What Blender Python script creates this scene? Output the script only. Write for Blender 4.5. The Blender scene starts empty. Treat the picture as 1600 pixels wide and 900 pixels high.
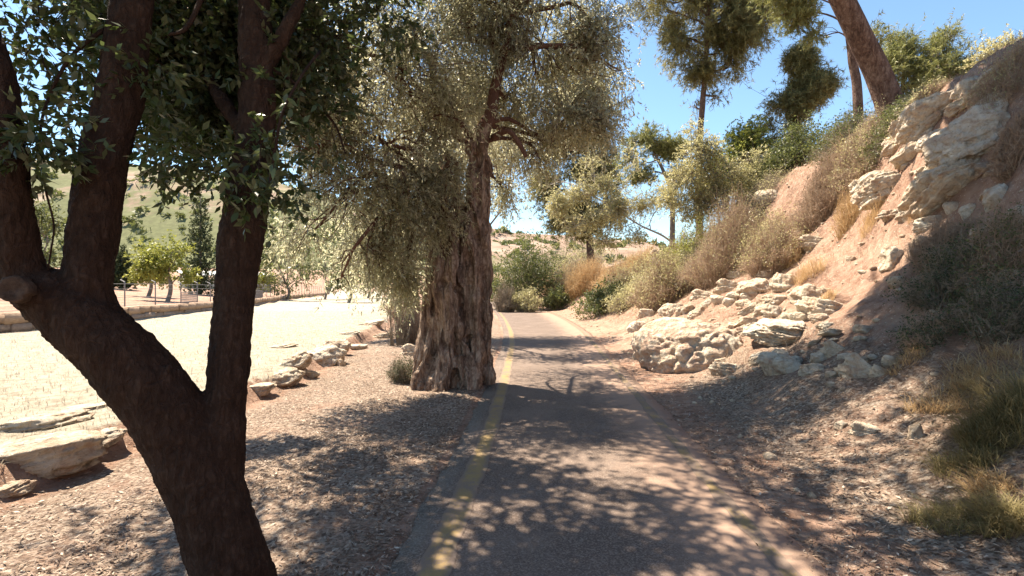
import bpy, bmesh, math, time
import numpy as np
from mathutils import Vector, Matrix

C = bpy.context.scene.collection
R = math.radians
EYE = 1.75

# ------------------------------------------------------------------ camera
cam_d = bpy.data.cameras.new('camera')
cam = bpy.data.objects.new('camera', cam_d)
C.objects.link(cam)
cam.location = (0, 0, EYE)
cam.rotation_euler = (R(90), 0, 0)
cam_d.sensor_width = 36
cam_d.lens = 18.0
cam_d.clip_start = 0.05
cam_d.clip_end = 3000
bpy.context.scene.camera = cam

# ------------------------------------------------------------------ light
SUN_EL = R(60)
SUN_AZ = (-0.78, 0.62)
n_ = math.hypot(*SUN_AZ)
sx, sy = SUN_AZ[0] / n_, SUN_AZ[1] / n_
world = bpy.data.worlds.new('World')
bpy.context.scene.world = world
world.use_nodes = True
wn = world.node_tree
sky = wn.nodes.new('ShaderNodeTexSky')
sky.sky_type = 'NISHITA'
sky.sun_disc = False
sky.sun_elevation = SUN_EL
sky.sun_rotation = math.atan2(sx, sy) % (2 * math.pi)
sky.altitude = 600
sky.air_density = 1.0
sky.dust_density = 0.25
sky.ozone_density = 1.6
wn.nodes['Background'].inputs[1].default_value = 0.085
tint = wn.nodes.new('ShaderNodeMix')
tint.data_type = 'RGBA'; tint.blend_type = 'MULTIPLY'
tint.inputs[0].default_value = 1.0
tint.inputs[7].default_value = (0.90, 1.03, 1.05, 1)
wn.links.new(sky.outputs[0], tint.inputs[6])
wn.links.new(tint.outputs[2], wn.nodes['Background'].inputs[0])
sl = bpy.data.lights.new('sun', 'SUN')
sl.energy = 5.0
sl.angle = R(0.53)
sl.color = (1.0, 0.91, 0.79)
sun = bpy.data.objects.new('sun', sl)
C.objects.link(sun)
sun.location = (-20, 20, 40)
sun.rotation_euler = Vector((-sx * math.cos(SUN_EL), -sy * math.cos(SUN_EL), -math.sin(SUN_EL))).to_track_quat('-Z', 'Y').to_euler()

sc = bpy.context.scene
sc.view_settings.view_transform = 'Standard'
sc.view_settings.look = 'None'
sc.view_settings.exposure = 1.68
sc.view_settings.gamma = 1
sc.view_settings.use_white_balance = True
sc.view_settings.white_balance_temperature = 6900
sc.cycles.max_bounces = 8
sc.cycles.diffuse_bounces = 5
sc.cycles.transmission_bounces = 6
sc.cycles.transparent_max_bounces = 4
sc.cycles.use_denoising = True

# ------------------------------------------------------------------ numeric helpers
def _hash(ix, iy, iz, seed):
    h = (ix.astype(np.int64) * 374761393 + iy.astype(np.int64) * 668265263 + iz.astype(np.int64) * 2147483647 + seed * 1274126177) & 0xFFFFFFFF
    h = ((h ^ (h >> 13)) * 1274126177) & 0xFFFFFFFF
    h = ((h ^ (h >> 16)) * 2246822519) & 0xFFFFFFFF
    return ((h ^ (h >> 15)) & 0xFFFFFF) / float(0xFFFFFF)

def vnoise(P, seed=0):
    P = np.asarray(P, float)
    I = np.floor(P)
    F = P - I
    F = F * F * (3 - 2 * F)
    I = I.astype(np.int64)
    x, y, z = I[..., 0], I[..., 1], I[..., 2]
    fx, fy, fz = F[..., 0], F[..., 1], F[..., 2]
    def c(a, b, d):
        return _hash(x + a, y + b, z + d, seed)
    x00 = c(0, 0, 0) * (1 - fx) + c(1, 0, 0) * fx
    x10 = c(0, 1, 0) * (1 - fx) + c(1, 1, 0) * fx
    x01 = c(0, 0, 1) * (1 - fx) + c(1, 0, 1) * fx
    x11 = c(0, 1, 1) * (1 - fx) + c(1, 1, 1) * fx
    return ((x00 * (1 - fy) + x10 * fy) * (1 - fz) + (x01 * (1 - fy) + x11 * fy) * fz) * 2 - 1

def fbm(P, seed=0, octv=4, gain=0.5):
    P = np.asarray(P, float)
    a, s, t = 1.0, 0.0, 0.0
    for k in range(octv):
        t = t + a * vnoise(P * (2.03 ** k), seed + 17 * k)
        s += a
        a *= gain
    return t / s

def sstep(a, b, x):
    t = np.clip((np.asarray(x, float) - a) / (b - a), 0, 1)
    return t * t * (3 - 2 * t)

def nrm(v):
    return v / np.maximum(np.linalg.norm(v, axis=-1, keepdims=True), 1e-9)

def catmull(pts, n):
    pts = np.asarray(pts, float)
    if len(pts) == 2:
        t = np.linspace(0, 1, n)[:, None]
        return pts[0] * (1 - t) + pts[1] * t
    P = np.vstack([2 * pts[0] - pts[1], pts, 2 * pts[-1] - pts[-2]])
    u = np.linspace(0, len(pts) - 1 - 1e-6, n)
    i = u.astype(int)
    t = (u - i)[:, None]
    p0, p1, p2, p3 = P[i], P[i + 1], P[i + 2], P[i + 3]
    return 0.5 * ((2 * p1) + (-p0 + p2) * t + (2 * p0 - 5 * p1 + 4 * p2 - p3) * t ** 2 + (-p0 + 3 * p1 - 3 * p2 + p3) * t ** 3)

def seg_dist(X, Y, poly):
    """distance to a polyline and its side (positive to the right of its travel)"""
    best = np.full(X.shape, 1e9)
    side = np.ones(X.shape)
    for (ax, ay), (bx, by) in zip(poly[:-1], poly[1:]):
        dx, dy = bx - ax, by - ay
        L2 = dx * dx + dy * dy
        t = np.clip(((X - ax) * dx + (Y - ay) * dy) / L2, 0, 1)
        d = np.hypot(X - ax - t * dx, Y - ay - t * dy)
        cr = (X - ax) * dy - (Y - ay) * dx
        m = d < best
        best = np.where(m, d, best)
        side = np.where(m, np.sign(cr), side)
    return best * side

# ------------------------------------------------------------------ mesh helpers
def mesh_np(name, V, faces, mat=None, attrs=None, smooth=False):
    """faces: list of (n,3) / (n,4) index arrays"""
    V = np.asarray(V, np.float32)
    me = bpy.data.meshes.new(name)
    me.vertices.add(len(V))
    me.vertices.foreach_set('co', V.ravel())
    faces = [np.asarray(f, np.int32) for f in faces if len(f)]
    loops = np.concatenate([f.ravel() for f in faces])
    tot = np.concatenate([np.full(len(f), f.shape[1], np.int32) for f in faces])
    start = np.concatenate([[0], np.cumsum(tot)[:-1]]).astype(np.int32)
    me.loops.add(len(loops))
    me.loops.foreach_set('vertex_index', loops)
    me.polygons.add(len(tot))
    me.polygons.foreach_set('loop_start', start)
    me.polygons.foreach_set('loop_total', tot)
    if smooth:
        me.polygons.foreach_set('use_smooth', np.ones(len(tot), bool))
    for k, a in (attrs or {}).items():
        a = np.asarray(a, np.float32)
        if a.ndim == 1:
            at = me.attributes.new(k, 'FLOAT', 'POINT')
            at.data.foreach_set('value', a)
        else:
            at = me.attributes.new(k, 'FLOAT_COLOR', 'POINT')
            at.data.foreach_set('color', a.ravel())
    me.update(calc_edges=True)
    me.validate()
    if mat:
        me.materials.append(mat)
    return me

def link(name, me, parent=None, loc=None):
    o = bpy.data.objects.new(name, me)
    C.objects.link(o)
    if loc is not None:
        o.location = loc
    if parent is not None:
        o.parent = parent
    return o

def tag(o, label=None, cat=None, group=None, kind=None):
    if label: o['label'] = label
    if cat: o['category'] = cat
    if group: o['group'] = group
    if kind: o['kind'] = kind
    return o

def thing(name, label, cat, loc, group=None):
    o = bpy.data.objects.new(name, None)
    C.objects.link(o)
    o.location = loc
    o.empty_display_size = 0.2
    return tag(o, label, cat, group)

class Geo:
    """collects tubes, ribbons and boxes for one mesh"""
    def __init__(s):
        s.V, s.F3, s.F4, s.n, s.T = [], [], [], 0, []
    def add(s, V, F3=None, F4=None, tint=None):
        V = np.asarray(V, float)
        s.V.append(V)
        s.T.append(np.full(len(V), 0.5) if tint is None else np.broadcast_to(np.asarray(tint, float), (len(V),)))
        if F3 is not None and len(F3): s.F3.append(np.asarray(F3) + s.n)
        if F4 is not None and len(F4): s.F4.append(np.asarray(F4) + s.n)
        s.n += len(V)
    def tube(s, pts, rad, seg=8, n=None, cap=True, wob=0.0, seed=0, smooth=True):
        pts = np.asarray(pts, float)
        rad = np.asarray(rad, float)
        n = n or max(2, len(pts) * 3)
        u = np.linspace(0, len(pts) - 1, n)
        r = np.interp(u, np.arange(len(pts)), rad)
        p = catmull(pts, n) if smooth else np.stack([np.interp(u, np.arange(len(pts)), pts[:, k]) for k in range(3)], 1)
        if wob:
            p = p + wob * np.stack([fbm(p * 1.7, seed + k, 3) for k in range(3)], 1) * np.linspace(0, 1, n)[:, None] ** 0.5
        t = nrm(np.gradient(p, axis=0))
        nv = np.zeros_like(p)
        a = np.array([1.0, 0, 0]) if abs(t[0, 0]) < 0.8 else np.array([0, 1.0, 0])
        for i in range(n):
            a = a - t[i] * np.dot(a, t[i])
            a = a / (np.linalg.norm(a) + 1e-9)
            nv[i] = a
        b = np.cross(t, nv)
        ang = np.linspace(0, 2 * np.pi, seg, endpoint=False)
        ring = (p[:, None] + r[:, None, None] * (nv[:, None] * np.cos(ang)[None, :, None] + b[:, None] * np.sin(ang)[None, :, None])).reshape(-1, 3)
        i, j = np.meshgrid(np.arange(n - 1), np.arange(seg), indexing='ij')
        j2 = (j + 1) % seg
        F = np.stack([i * seg + j, i * seg + j2, (i + 1) * seg + j2, (i + 1) * seg + j], -1).reshape(-1, 4)
        F3 = []
        if cap:
            ring = np.vstack([ring, p[:1], p[-1:]])
            k0, k1 = n * seg, n * seg + 1
            for q in range(seg):
                q2 = (q + 1) % seg
                F3.append((q2, q, k0))
                F3.append(((n - 1) * seg + q, (n - 1) * seg + q2, k1))
        s.add(ring, F3, F)
        return p
    def box(s, c, size, rz=0, jit=0, rng=None):
        v = np.array([(x, y, z) for x in (-.5, .5) for y in (-.5, .5) for z in (-.5, .5)]) * np.asarray(size)
        if jit: v = v + rng.uniform(-jit, jit, v.shape)
        cz, sz = math.cos(rz), math.sin(rz)
        v = np.stack([v[:, 0] * cz - v[:, 1] * sz, v[:, 0] * sz + v[:, 1] * cz, v[:, 2]], 1) + np.asarray(c)
        s.add(v, None, [(0, 1, 3, 2), (4, 6, 7, 5), (0, 4, 5, 1), (2, 3, 7, 6), (0, 2, 6, 4), (1, 5, 7, 3)])
    def mesh(s, name, mat, smooth=False, origin=None):
        V = np.vstack(s.V)
        if origin is not None: V = V - np.asarray(origin)
        f = []
        if s.F3: f.append(np.vstack(s.F3))
        if s.F4: f.append(np.vstack(s.F4))
        return mesh_np(name, V, f, mat, {'tint': np.concatenate(s.T)}, smooth)

# ------------------------------------------------------------------ materials
def rgb(c): return (c[0], c[1], c[2], 1)

class Mat:
    def __init__(s, name, rough=0.9, spec=0.2):
        s.m = bpy.data.materials.new(name)
        s.m.use_nodes = True
        s.nt = s.m.node_tree
        s.b = s.nt.nodes['Principled BSDF']
        s.b.inputs['Roughness'].default_value = rough
        s.b.inputs['Specular IOR Level'].default_value = spec
        s.out = s.nt.nodes['Material Output']
    def n(s, t, **kw):
        x = s.nt.nodes.new(t)
        for k, v in kw.items():
            if k in ('scale', 'detail', 'roughness', 'distortion', 'randomness'):
                x.inputs[{'scale': 'Scale', 'detail': 'Detail', 'roughness': 'Roughness', 'distortion': 'Distortion', 'randomness': 'Randomness'}[k]].default_value = v
            else:
                setattr(x, k, v)
        return x
    def l(s, a, b): s.nt.links.new(a, b)
    def coord(s, scale=(1, 1, 1), kind='Object', off=None):
        tc = s.n('ShaderNodeTexCoord')
        mp = s.n('ShaderNodeMapping')
        mp.inputs['Scale'].default_value = scale
        s.l(tc.outputs[kind], mp.inputs['Vector'])
        if off is not None: s.l(off, mp.inputs['Location'])
        return mp.outputs[0]
    def noise(s, co, scale, detail=5, rough=0.6, dist=0.0):
        x = s.n('ShaderNodeTexNoise', scale=scale, detail=detail, roughness=rough, distortion=dist)
        s.l(co, x.inputs['Vector'])
        return x.outputs['Fac']
    def vor(s, co, scale, feature='F1', out='Color'):
        x = s.n('ShaderNodeTexVoronoi', scale=scale)
        x.feature = feature
        s.l(co, x.inputs['Vector'])
        return x.outputs[out]
    def ramp(s, fac, stops):
        x = s.n('ShaderNodeValToRGB')
        e = x.color_ramp.elements
        e[0].position, e[0].color = stops[0][0], rgb(stops[0][1])
        e[1].position, e[1].color = stops[-1][0], rgb(stops[-1][1])
        for p, c in stops[1:-1]:
            q = e.new(p)
            q.color = rgb(c)
        s.l(fac, x.inputs[0])
        return x.outputs[0]
    def mix(s, fac, a, b, mode='MIX'):
        x = s.n('ShaderNodeMix', data_type='RGBA', blend_type=mode)
        for v, i in ((fac, 0), (a, 6), (b, 7)):
            if isinstance(v, (int, float)): x.inputs[i].default_value = v
            elif isinstance(v, tuple): x.inputs[i].default_value = rgb(v)
            else: s.l(v, x.inputs[i])
        return x.outputs[2]
    def math(s, op, a, b=0.5, clamp=False):
        x = s.n('ShaderNodeMath', operation=op, use_clamp=clamp)
        for v, i in ((a, 0), (b, 1)):
            if isinstance(v, (int, float)): x.inputs[i].default_value = v
            else: s.l(v, x.inputs[i])
        return x.outputs[0]
    def range(s, v, a, b, c=0, d=1):
        x = s.n('ShaderNodeMapRange', interpolation_type='SMOOTHSTEP')
        s.l(v, x.inputs[0])
        for i, q in enumerate((a, b, c, d)): x.inputs[i + 1].default_value = q
        return x.outputs[0]
    def attr(s, name, out='Fac'):
        x = s.n('ShaderNodeAttribute', attribute_name=name)
        return x.outputs[out]
    def bump(s, h, strength=0.5, dist=0.05, prev=None):
        x = s.n('ShaderNodeBump')
        x.inputs['Strength'].default_value = strength
        x.inputs['Distance'].default_value = dist
        s.l(h, x.inputs['Height'])
        if prev is not None: s.l(prev, x.inputs['Normal'])
        s.l(x.outputs[0], s.b.inputs['Normal'])
        return x.outputs[0]
    def color(s, c):
        if isinstance(c, tuple): s.b.inputs['Base Color'].default_value = rgb(c)
        else: s.l(c, s.b.inputs['Base Color'])

def leaf_mat(name, stops, back=None, trans=0.35, rough=0.5, spec=0.3, tcol=None):
    m = Mat(name, rough, spec)
    t = m.attr('tint')
    c = m.ramp(t, stops)
    if back is not None:
        g = m.n('ShaderNodeNewGeometry')
        c = m.mix(m.math('MULTIPLY', g.outputs['Backfacing'], 0.75), c, back)
    m.color(c)
    tr = m.n('ShaderNodeBsdfTranslucent')
    m.l(m.mix(0.5, c, tcol or stops[-1][1]), tr.inputs[0])
    mx = m.n('ShaderNodeMixShader')
    mx.inputs[0].default_value = trans
    m.l(m.b.outputs[0], mx.inputs[1])
    m.l(tr.outputs[0], mx.inputs[2])
    m.l(mx.outputs[0], m.out.inputs[0])
    return m.m

def bark_mat(name, stops, zs=0.18, scale=22, strength=0.8, dist=0.03, cells=1.0):
    m = Mat(name, 0.95, 0.1)
    co = m.coord((1, 1, zs))
    a = m.noise(co, scale, 6, 0.65, 0.6)
    b = m.noise(m.coord(), scale * 0.25, 4, 0.6)
    wv = m.n('ShaderNodeVectorMath', operation='ADD')
    wn_ = m.n('ShaderNodeTexNoise', scale=scale * 0.5, detail=4)
    m.l(m.coord(), wn_.inputs['Vector'])
    m.l(m.coord((1, 1, zs * 1.4)), wv.inputs[0])
    sc_ = m.n('ShaderNodeVectorMath', operation='SCALE'); sc_.inputs['Scale'].default_value = 2.4 / scale
    m.l(wn_.outputs['Color'], sc_.inputs[0]); m.l(sc_.outputs[0], wv.inputs[1])
    v = m.vor(wv.outputs[0], scale * cells, 'DISTANCE_TO_EDGE', 'Distance')
    h = m.math('ADD', a, m.math('MULTIPLY', m.range(v, 0, 0.3), 0.16))
    f = m.math('ADD', m.math('MULTIPLY', h, 0.6), m.math('MULTIPLY', b, 0.4))
    m.color(m.ramp(f, stops))
    m.bump(h, strength, dist)
    return m.m

M = {}
def build_materials():
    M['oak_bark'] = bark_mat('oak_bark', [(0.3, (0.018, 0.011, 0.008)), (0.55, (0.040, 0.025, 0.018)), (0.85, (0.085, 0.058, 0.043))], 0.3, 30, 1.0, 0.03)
    M['olive_bark'] = bark_mat('olive_bark', [(0.36, (0.05, 0.032, 0.022)), (0.5, (0.18, 0.12, 0.085)), (0.70, (0.43, 0.335, 0.25))], 0.14, 14, 1.0, 0.04)
    M['olive_limb'] = bark_mat('olive_limb', [(0.3, (0.06, 0.03, 0.021)), (0.6, (0.14, 0.075, 0.053)), (0.8, (0.22, 0.145, 0.11))], 0.15, 24, 0.7, 0.02)
    M['pine_bark'] = bark_mat('pine_bark', [(0.34, (0.03, 0.018, 0.013)), (0.52, (0.115, 0.068, 0.05)), (0.75, (0.24, 0.165, 0.125))], 0.28, 11, 1.0, 0.06, 1.1)
    M['grey_bark'] = bark_mat('grey_bark', [(0.3, (0.10, 0.08, 0.065)), (0.6, (0.24, 0.2, 0.165)), (0.8, (0.36, 0.31, 0.27))], 0.3, 18, 0.6, 0.02)
    M['pale_bark'] = bark_mat('pale_bark', [(0.3, (0.3, 0.25, 0.2)), (0.6, (0.46, 0.4, 0.33)), (0.8, (0.55, 0.5, 0.43))], 0.3, 18, 0.4, 0.01)
    m = Mat('cut_wood', 0.9, 0.1)
    co = m.coord()
    m.color(m.ramp(m.noise(co, 9, 6, 0.7), [(0.35, (0.03, 0.019, 0.014)), (0.65, (0.11, 0.08, 0.06))]))
    m.bump(m.noise(co, 30, 6, 0.7), 0.8, 0.02)
    M['cut_wood'] = m.m
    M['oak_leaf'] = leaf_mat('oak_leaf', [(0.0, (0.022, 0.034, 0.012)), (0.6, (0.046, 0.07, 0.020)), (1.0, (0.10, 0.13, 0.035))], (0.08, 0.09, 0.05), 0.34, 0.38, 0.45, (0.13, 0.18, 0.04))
    M['olive_leaf'] = leaf_mat('olive_leaf', [(0.0, (0.115, 0.112, 0.060)), (0.6, (0.205, 0.20, 0.115)), (1.0, (0.36, 0.35, 0.25))], (0.42, 0.40, 0.31), 0.68, 0.30, 0.6, (0.72, 0.69, 0.42))
    M['pine_needle'] = leaf_mat('pine_needle', [(0.0, (0.115, 0.108, 0.048)), (0.6, (0.19, 0.18, 0.075)), (1.0, (0.30, 0.27, 0.115))], None, 0.55, 0.5, 0.3, (0.42, 0.37, 0.14))
    M['pale_needle'] = leaf_mat('pale_needle', [(0.0, (0.14, 0.155, 0.06)), (0.6, (0.26, 0.27, 0.105)), (1.0, (0.38, 0.37, 0.15))], None, 0.35, 0.5, 0.3, (0.32, 0.32, 0.10))
    M['pale_leaf'] = leaf_mat('pale_leaf', [(0.0, (0.22, 0.21, 0.09)), (0.6, (0.38, 0.355, 0.165)), (1.0, (0.54, 0.48, 0.27))], (0.45, 0.41, 0.24), 0.5, 0.4, 0.4, (0.66, 0.6, 0.28))
    M['green_leaf'] = leaf_mat('green_leaf', [(0.0, (0.065, 0.075, 0.032)), (0.6, (0.12, 0.135, 0.052)), (1.0, (0.20, 0.215, 0.08))], None, 0.38, 0.5, 0.3, (0.18, 0.2, 0.05))
    M['lime_leaf'] = leaf_mat('lime_leaf', [(0.0, (0.12, 0.14, 0.03)), (0.6, (0.24, 0.26, 0.06)), (1.0, (0.38, 0.38, 0.10))], None, 0.4, 0.5, 0.3, (0.42, 0.42, 0.08))
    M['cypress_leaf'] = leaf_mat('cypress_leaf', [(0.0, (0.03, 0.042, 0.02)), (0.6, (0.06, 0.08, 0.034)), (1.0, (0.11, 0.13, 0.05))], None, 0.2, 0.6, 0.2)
    M['dry_stem'] = leaf_mat('dry_stem', [(0.0, (0.20, 0.13, 0.088)), (0.5, (0.36, 0.255, 0.178)), (1.0, (0.52, 0.405, 0.29))], None, 0.2, 0.8, 0.1)
    M['grey_stem'] = leaf_mat('grey_stem', [(0.0, (0.14, 0.11, 0.08)), (0.5, (0.26, 0.21, 0.155)), (1.0, (0.40, 0.34, 0.25))], None, 0.2, 0.8, 0.1)
    M['straw'] = leaf_mat('straw', [(0.0, (0.36, 0.22, 0.11)), (0.5, (0.52, 0.35, 0.18)), (1.0, (0.66, 0.5, 0.29))], None, 0.3, 0.8, 0.1)
    M['field_straw'] = leaf_mat('field_straw', [(0.0, (0.17, 0.125, 0.08)), (0.5, (0.36, 0.31, 0.23)), (1.0, (0.52, 0.475, 0.38))], None, 0.25, 0.8, 0.1)
    M['green_grass'] = leaf_mat('green_grass', [(0.0, (0.13, 0.11, 0.045)), (0.5, (0.26, 0.22, 0.095)), (1.0, (0.46, 0.37, 0.2))], None, 0.45, 0.6, 0.2)
    M['litter'] = leaf_mat('litter', [(0.0, (0.07, 0.042, 0.03)), (0.5, (0.22, 0.15, 0.105)), (0.85, (0.38, 0.29, 0.215)), (1.0, (0.58, 0.5, 0.4))], None, 0.12, 0.65, 0.25)

    # limestone, clean and red with dust
    for nm_, dust in (('limestone', 0.0), ('dusty_limestone', 0.75)):
        m = Mat(nm_, 0.92, 0.15)
        oi = m.n('ShaderNodeObjectInfo')
        off = m.n('ShaderNodeVectorMath', operation='SCALE')
        cmb = m.n('ShaderNodeCombineXYZ')
        m.l(oi.outputs['Random'], cmb.inputs[0]); m.l(oi.outputs['Random'], cmb.inputs[1]); m.l(oi.outputs['Random'], cmb.inputs[2])
        m.l(cmb.outputs[0], off.inputs[0]); off.inputs['Scale'].default_value = 37.0
        geo = m.n('ShaderNodeNewGeometry')
        add = m.n('ShaderNodeVectorMath', operation='ADD')
        m.l(geo.outputs['Position'], add.inputs[0]); m.l(off.outputs[0], add.inputs[1])
        co = add.outputs[0]
        a = m.noise(co, 5.0, 9, 0.72, 0.6)
        b = m.noise(co, 17.0, 8, 0.75)
        v = m.vor(co, 16.0, 'F1', 'Distance')
        base = m.ramp(a, [(0.32, (0.38, 0.25, 0.185)), (0.44, (0.52, 0.42, 0.325)), (0.55, (0.63, 0.57, 0.475)), (0.7, (0.72, 0.68, 0.59))])
        lich = m.range(m.noise(co, 9.0, 6, 0.75), 0.54, 0.68)
        base = m.mix(m.math('MULTIPLY', lich, 0.55 * (1 - dust)), base, (0.25, 0.235, 0.20))
        pits = m.range(b, 0.44, 0.30)
        base = m.mix(m.math('MULTIPLY', pits, 0.75), base, (0.16, 0.13, 0.10))
        tintc = m.ramp(oi.outputs['Random'], [(0.0, (0.92, 0.84, 0.76)), (0.5, (1.0, 0.95, 0.88)), (1.0, (1.0, 0.98, 0.95))])
        base = m.mix(1.0, base, tintc, 'MULTIPLY')
        if dust:
            base = m.mix(m.math('MULTIPLY', m.range(m.noise(co, 2.6, 7, 0.7), 0.40, 0.62), dust), base, (0.43, 0.275, 0.20))
        m.color(base)
        h = m.math('ADD', m.math('MULTIPLY', a, 0.8), m.math('ADD', m.math('MULTIPLY', b, 0.45), m.math('MULTIPLY', v, 0.25)))
        m.bump(h, 1.0, 0.11)
        M[nm_] = m.m

    # ground
    m = Mat('ground', 0.95, 0.1)
    co = m.coord()
    zone = m.n('ShaderNodeAttribute', attribute_name='zone')
    sep = m.n('ShaderNodeSeparateColor')
    m.l(zone.outputs['Color'], sep.inputs[0])
    n1 = m.noise(co, 0.7, 8, 0.65)
    n2 = m.noise(co, 6.0, 8, 0.7)
    n3 = m.noise(co, 45.0, 4, 0.7)
    dirt = m.ramp(n2, [(0.32, (0.185, 0.102, 0.068)), (0.5, (0.31, 0.192, 0.136)), (0.68, (0.41, 0.285, 0.215))])
    dirt = m.mix(m.math('MULTIPLY', m.range(n1, 0.45, 0.65), 0.45), dirt, (0.46, 0.335, 0.25))
    dirt = m.mix(m.math('MULTIPLY', m.range(m.noise(co, 1.7, 7, 0.7), 0.52, 0.66), 0.5), dirt, (0.19, 0.115, 0.08))
    peb = m.vor(co, 26.0, 'F1', 'Distance')
    pc = m.vor(co, 26.0, 'F1', 'Color')
    dirt = m.mix(m.math('MULTIPLY', m.range(peb, 0.30, 0.16), m.range(pc, 0.55, 0.75)), dirt, (0.56, 0.46, 0.37))
    # litter cells, leaves lying two ways
    l1 = m.vor(m.coord((55, 26, 30)), 1.0)
    l2 = m.vor(m.coord((30, 62, 30)), 1.0)
    s1 = m.n('ShaderNodeSeparateColor'); m.l(l1, s1.inputs[0])
    s2 = m.n('ShaderNodeSeparateColor'); m.l(l2, s2.inputs[0])
    c1 = m.ramp(s1.outputs[0], [(0.0, (0.075, 0.046, 0.032)), (0.45, (0.25, 0.18, 0.135)), (0.8, (0.42, 0.335, 0.255)), (1.0, (0.60, 0.51, 0.415))])
    c2 = m.ramp(s2.outputs[1], [(0.0, (0.10, 0.065, 0.046)), (0.5, (0.27, 0.20, 0.147)), (1.0, (0.46, 0.38, 0.30))])
    lit = m.mix(m.range(n2, 0.42, 0.56), c1, c2)
    field = m.ramp(n2, [(0.3, (0.22, 0.172, 0.118)), (0.46, (0.365, 0.32, 0.242)), (0.7, (0.47, 0.43, 0.345))])
    field = m.mix(m.math('MULTIPLY', m.range(n3, 0.42, 0.30), 0.5), field, (0.40, 0.30, 0.2))
    wob = m.math('ADD', m.math('MULTIPLY', m.math('SUBTRACT', n2, 0.5), 0.9), m.math('MULTIPLY', m.math('SUBTRACT', n1, 0.5), 0.6))
    fl = m.range(m.math('ADD', sep.outputs[1], wob), 0.35, 0.65)
    ff = m.range(m.math('ADD', sep.outputs[0], wob), 0.4, 0.6)
    fl = m.math('MULTIPLY', fl, m.range(m.noise(co, 1.25, 6, 0.7), 0.36, 0.5, 0.45, 1.0))
    c = m.mix(m.math('MULTIPLY', fl, 0.9), dirt, lit)
    c = m.mix(ff, c, field)
    m.color(c)
    h = m.math('ADD', n2, m.math('ADD', m.math('MULTIPLY', n3, 0.35), m.math('MULTIPLY', s1.outputs[1], m.math('MULTIPLY', fl, 0.25))))
    m.bump(h, 1.0, 0.08)
    M['ground'] = m.m

    # asphalt, dusty and worn
    m = Mat('asphalt', 0.92, 0.15)
    co = m.coord()
    a = m.noise(co, 1.1, 6, 0.6)
    b = m.noise(co, 160.0, 3, 0.7)
    v = m.vor(co, 110.0)
    sv = m.n('ShaderNodeSeparateColor'); m.l(v, sv.inputs[0])
    g = m.ramp(sv.outputs[0], [(0.0, (0.098, 0.071, 0.056)), (0.6, (0.152, 0.113, 0.090)), (1.0, (0.25, 0.196, 0.158))])
    edge = m.attr('edge')
    ed = m.range(m.math('ADD', edge, m.math('MULTIPLY', m.math('SUBTRACT', m.noise(co, 3.5, 6, 0.7), 0.5), 0.9)), 0.22, 0.72)
    g = m.mix(m.math('MULTIPLY', m.range(a, 0.42, 0.66), 0.45), g, (0.235, 0.178, 0.142))
    g = m.mix(m.math('MULTIPLY', ed, 0.92), g, (0.33, 0.225, 0.165))
    st = m.range(m.noise(co, 2.3, 7, 0.72, 0.8), 0.56, 0.68)
    g = m.mix(m.math('MULTIPLY', st, 0.4), g, (0.11, 0.085, 0.07))
    m.color(g)
    m.bump(m.math('ADD', b, m.math('MULTIPLY', a, 0.4)), 0.5, 0.01)
    M['asphalt'] = m.m

    for nm_, lo_ in (('yellow_paint', 0.47), ('faded_paint', 0.41)):
        m = Mat(nm_, 0.85, 0.2)
        co = m.coord()
        w = m.math('ADD', m.math('MULTIPLY', m.noise(co, 3.0, 7, 0.75), 0.7), m.math('MULTIPLY', m.noise(co, 60.0, 4, 0.7), 0.3))
        y = m.mix(m.noise(co, 12.0, 5, 0.7), (0.235, 0.158, 0.07), (0.33, 0.24, 0.115))
        fade = m.range(m.math('ADD', m.attr('edge'), m.math('MULTIPLY', m.math('SUBTRACT', m.noise(co, 7.0, 6, 0.75), 0.5), 1.5)), 0.35, 1.0)
        under = (0.20, 0.148, 0.118) if lo_ > 0.4 else (0.30, 0.208, 0.152)
        worn = m.math('MAXIMUM', m.range(w, lo_, lo_ + 0.12), fade)
        m.color(m.mix(m.math('MULTIPLY', worn, 0.94), y, under))
        m.bump(m.noise(co, 160.0, 3, 0.7), 0.4, 0.008)
        M[nm_] = m.m

    m = Mat('hill', 0.95, 0.1)
    co = m.coord()
    a = m.noise(co, 0.035, 8, 0.62)
    b = m.noise(m.coord((0.5, 0.5, 3.2)), 0.12, 7, 0.65)
    k = m.noise(co, 0.5, 6, 0.7)
    soil = m.ramp(b, [(0.32, (0.19, 0.13, 0.095)), (0.5, (0.28, 0.195, 0.145)), (0.68, (0.36, 0.285, 0.225))])
    green = m.ramp(k, [(0.3, (0.065, 0.08, 0.034)), (0.7, (0.15, 0.165, 0.075))])
    z = m.n('ShaderNodeSeparateXYZ'); m.l(co, z.inputs[0])
    low = m.math('SUBTRACT', m.range(z.outputs[2], 40, 8), m.math('MULTIPLY', m.range(z.outputs[0], -60, 0), 1.6))
    m.color(m.mix(m.math('MULTIPLY', m.range(m.math('ADD', m.math('MULTIPLY', a, 0.7), m.math('ADD', m.math('MULTIPLY', k, 0.3), m.math('MULTIPLY', low, 0.13))), 0.41, 0.55), 0.9), soil, green))
    M['hill'] = m.m

    m = Mat('wall_stone', 0.95, 0.1)
    oi = m.n('ShaderNodeObjectInfo')
    co = m.coord()
    c = m.ramp(m.noise(co, 6, 6, 0.7), [(0.3, (0.30, 0.215, 0.16)), (0.7, (0.46, 0.36, 0.28))])
    c = m.mix(1.0, c, m.ramp(oi.outputs['Random'], [(0, (0.8, 0.75, 0.7)), (1, (1.0, 0.97, 0.93))]), 'MULTIPLY')
    m.color(c); m.bump(m.noise(co, 12, 6, 0.7), 0.7, 0.04)
    M['wall_stone'] = m.m
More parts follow.
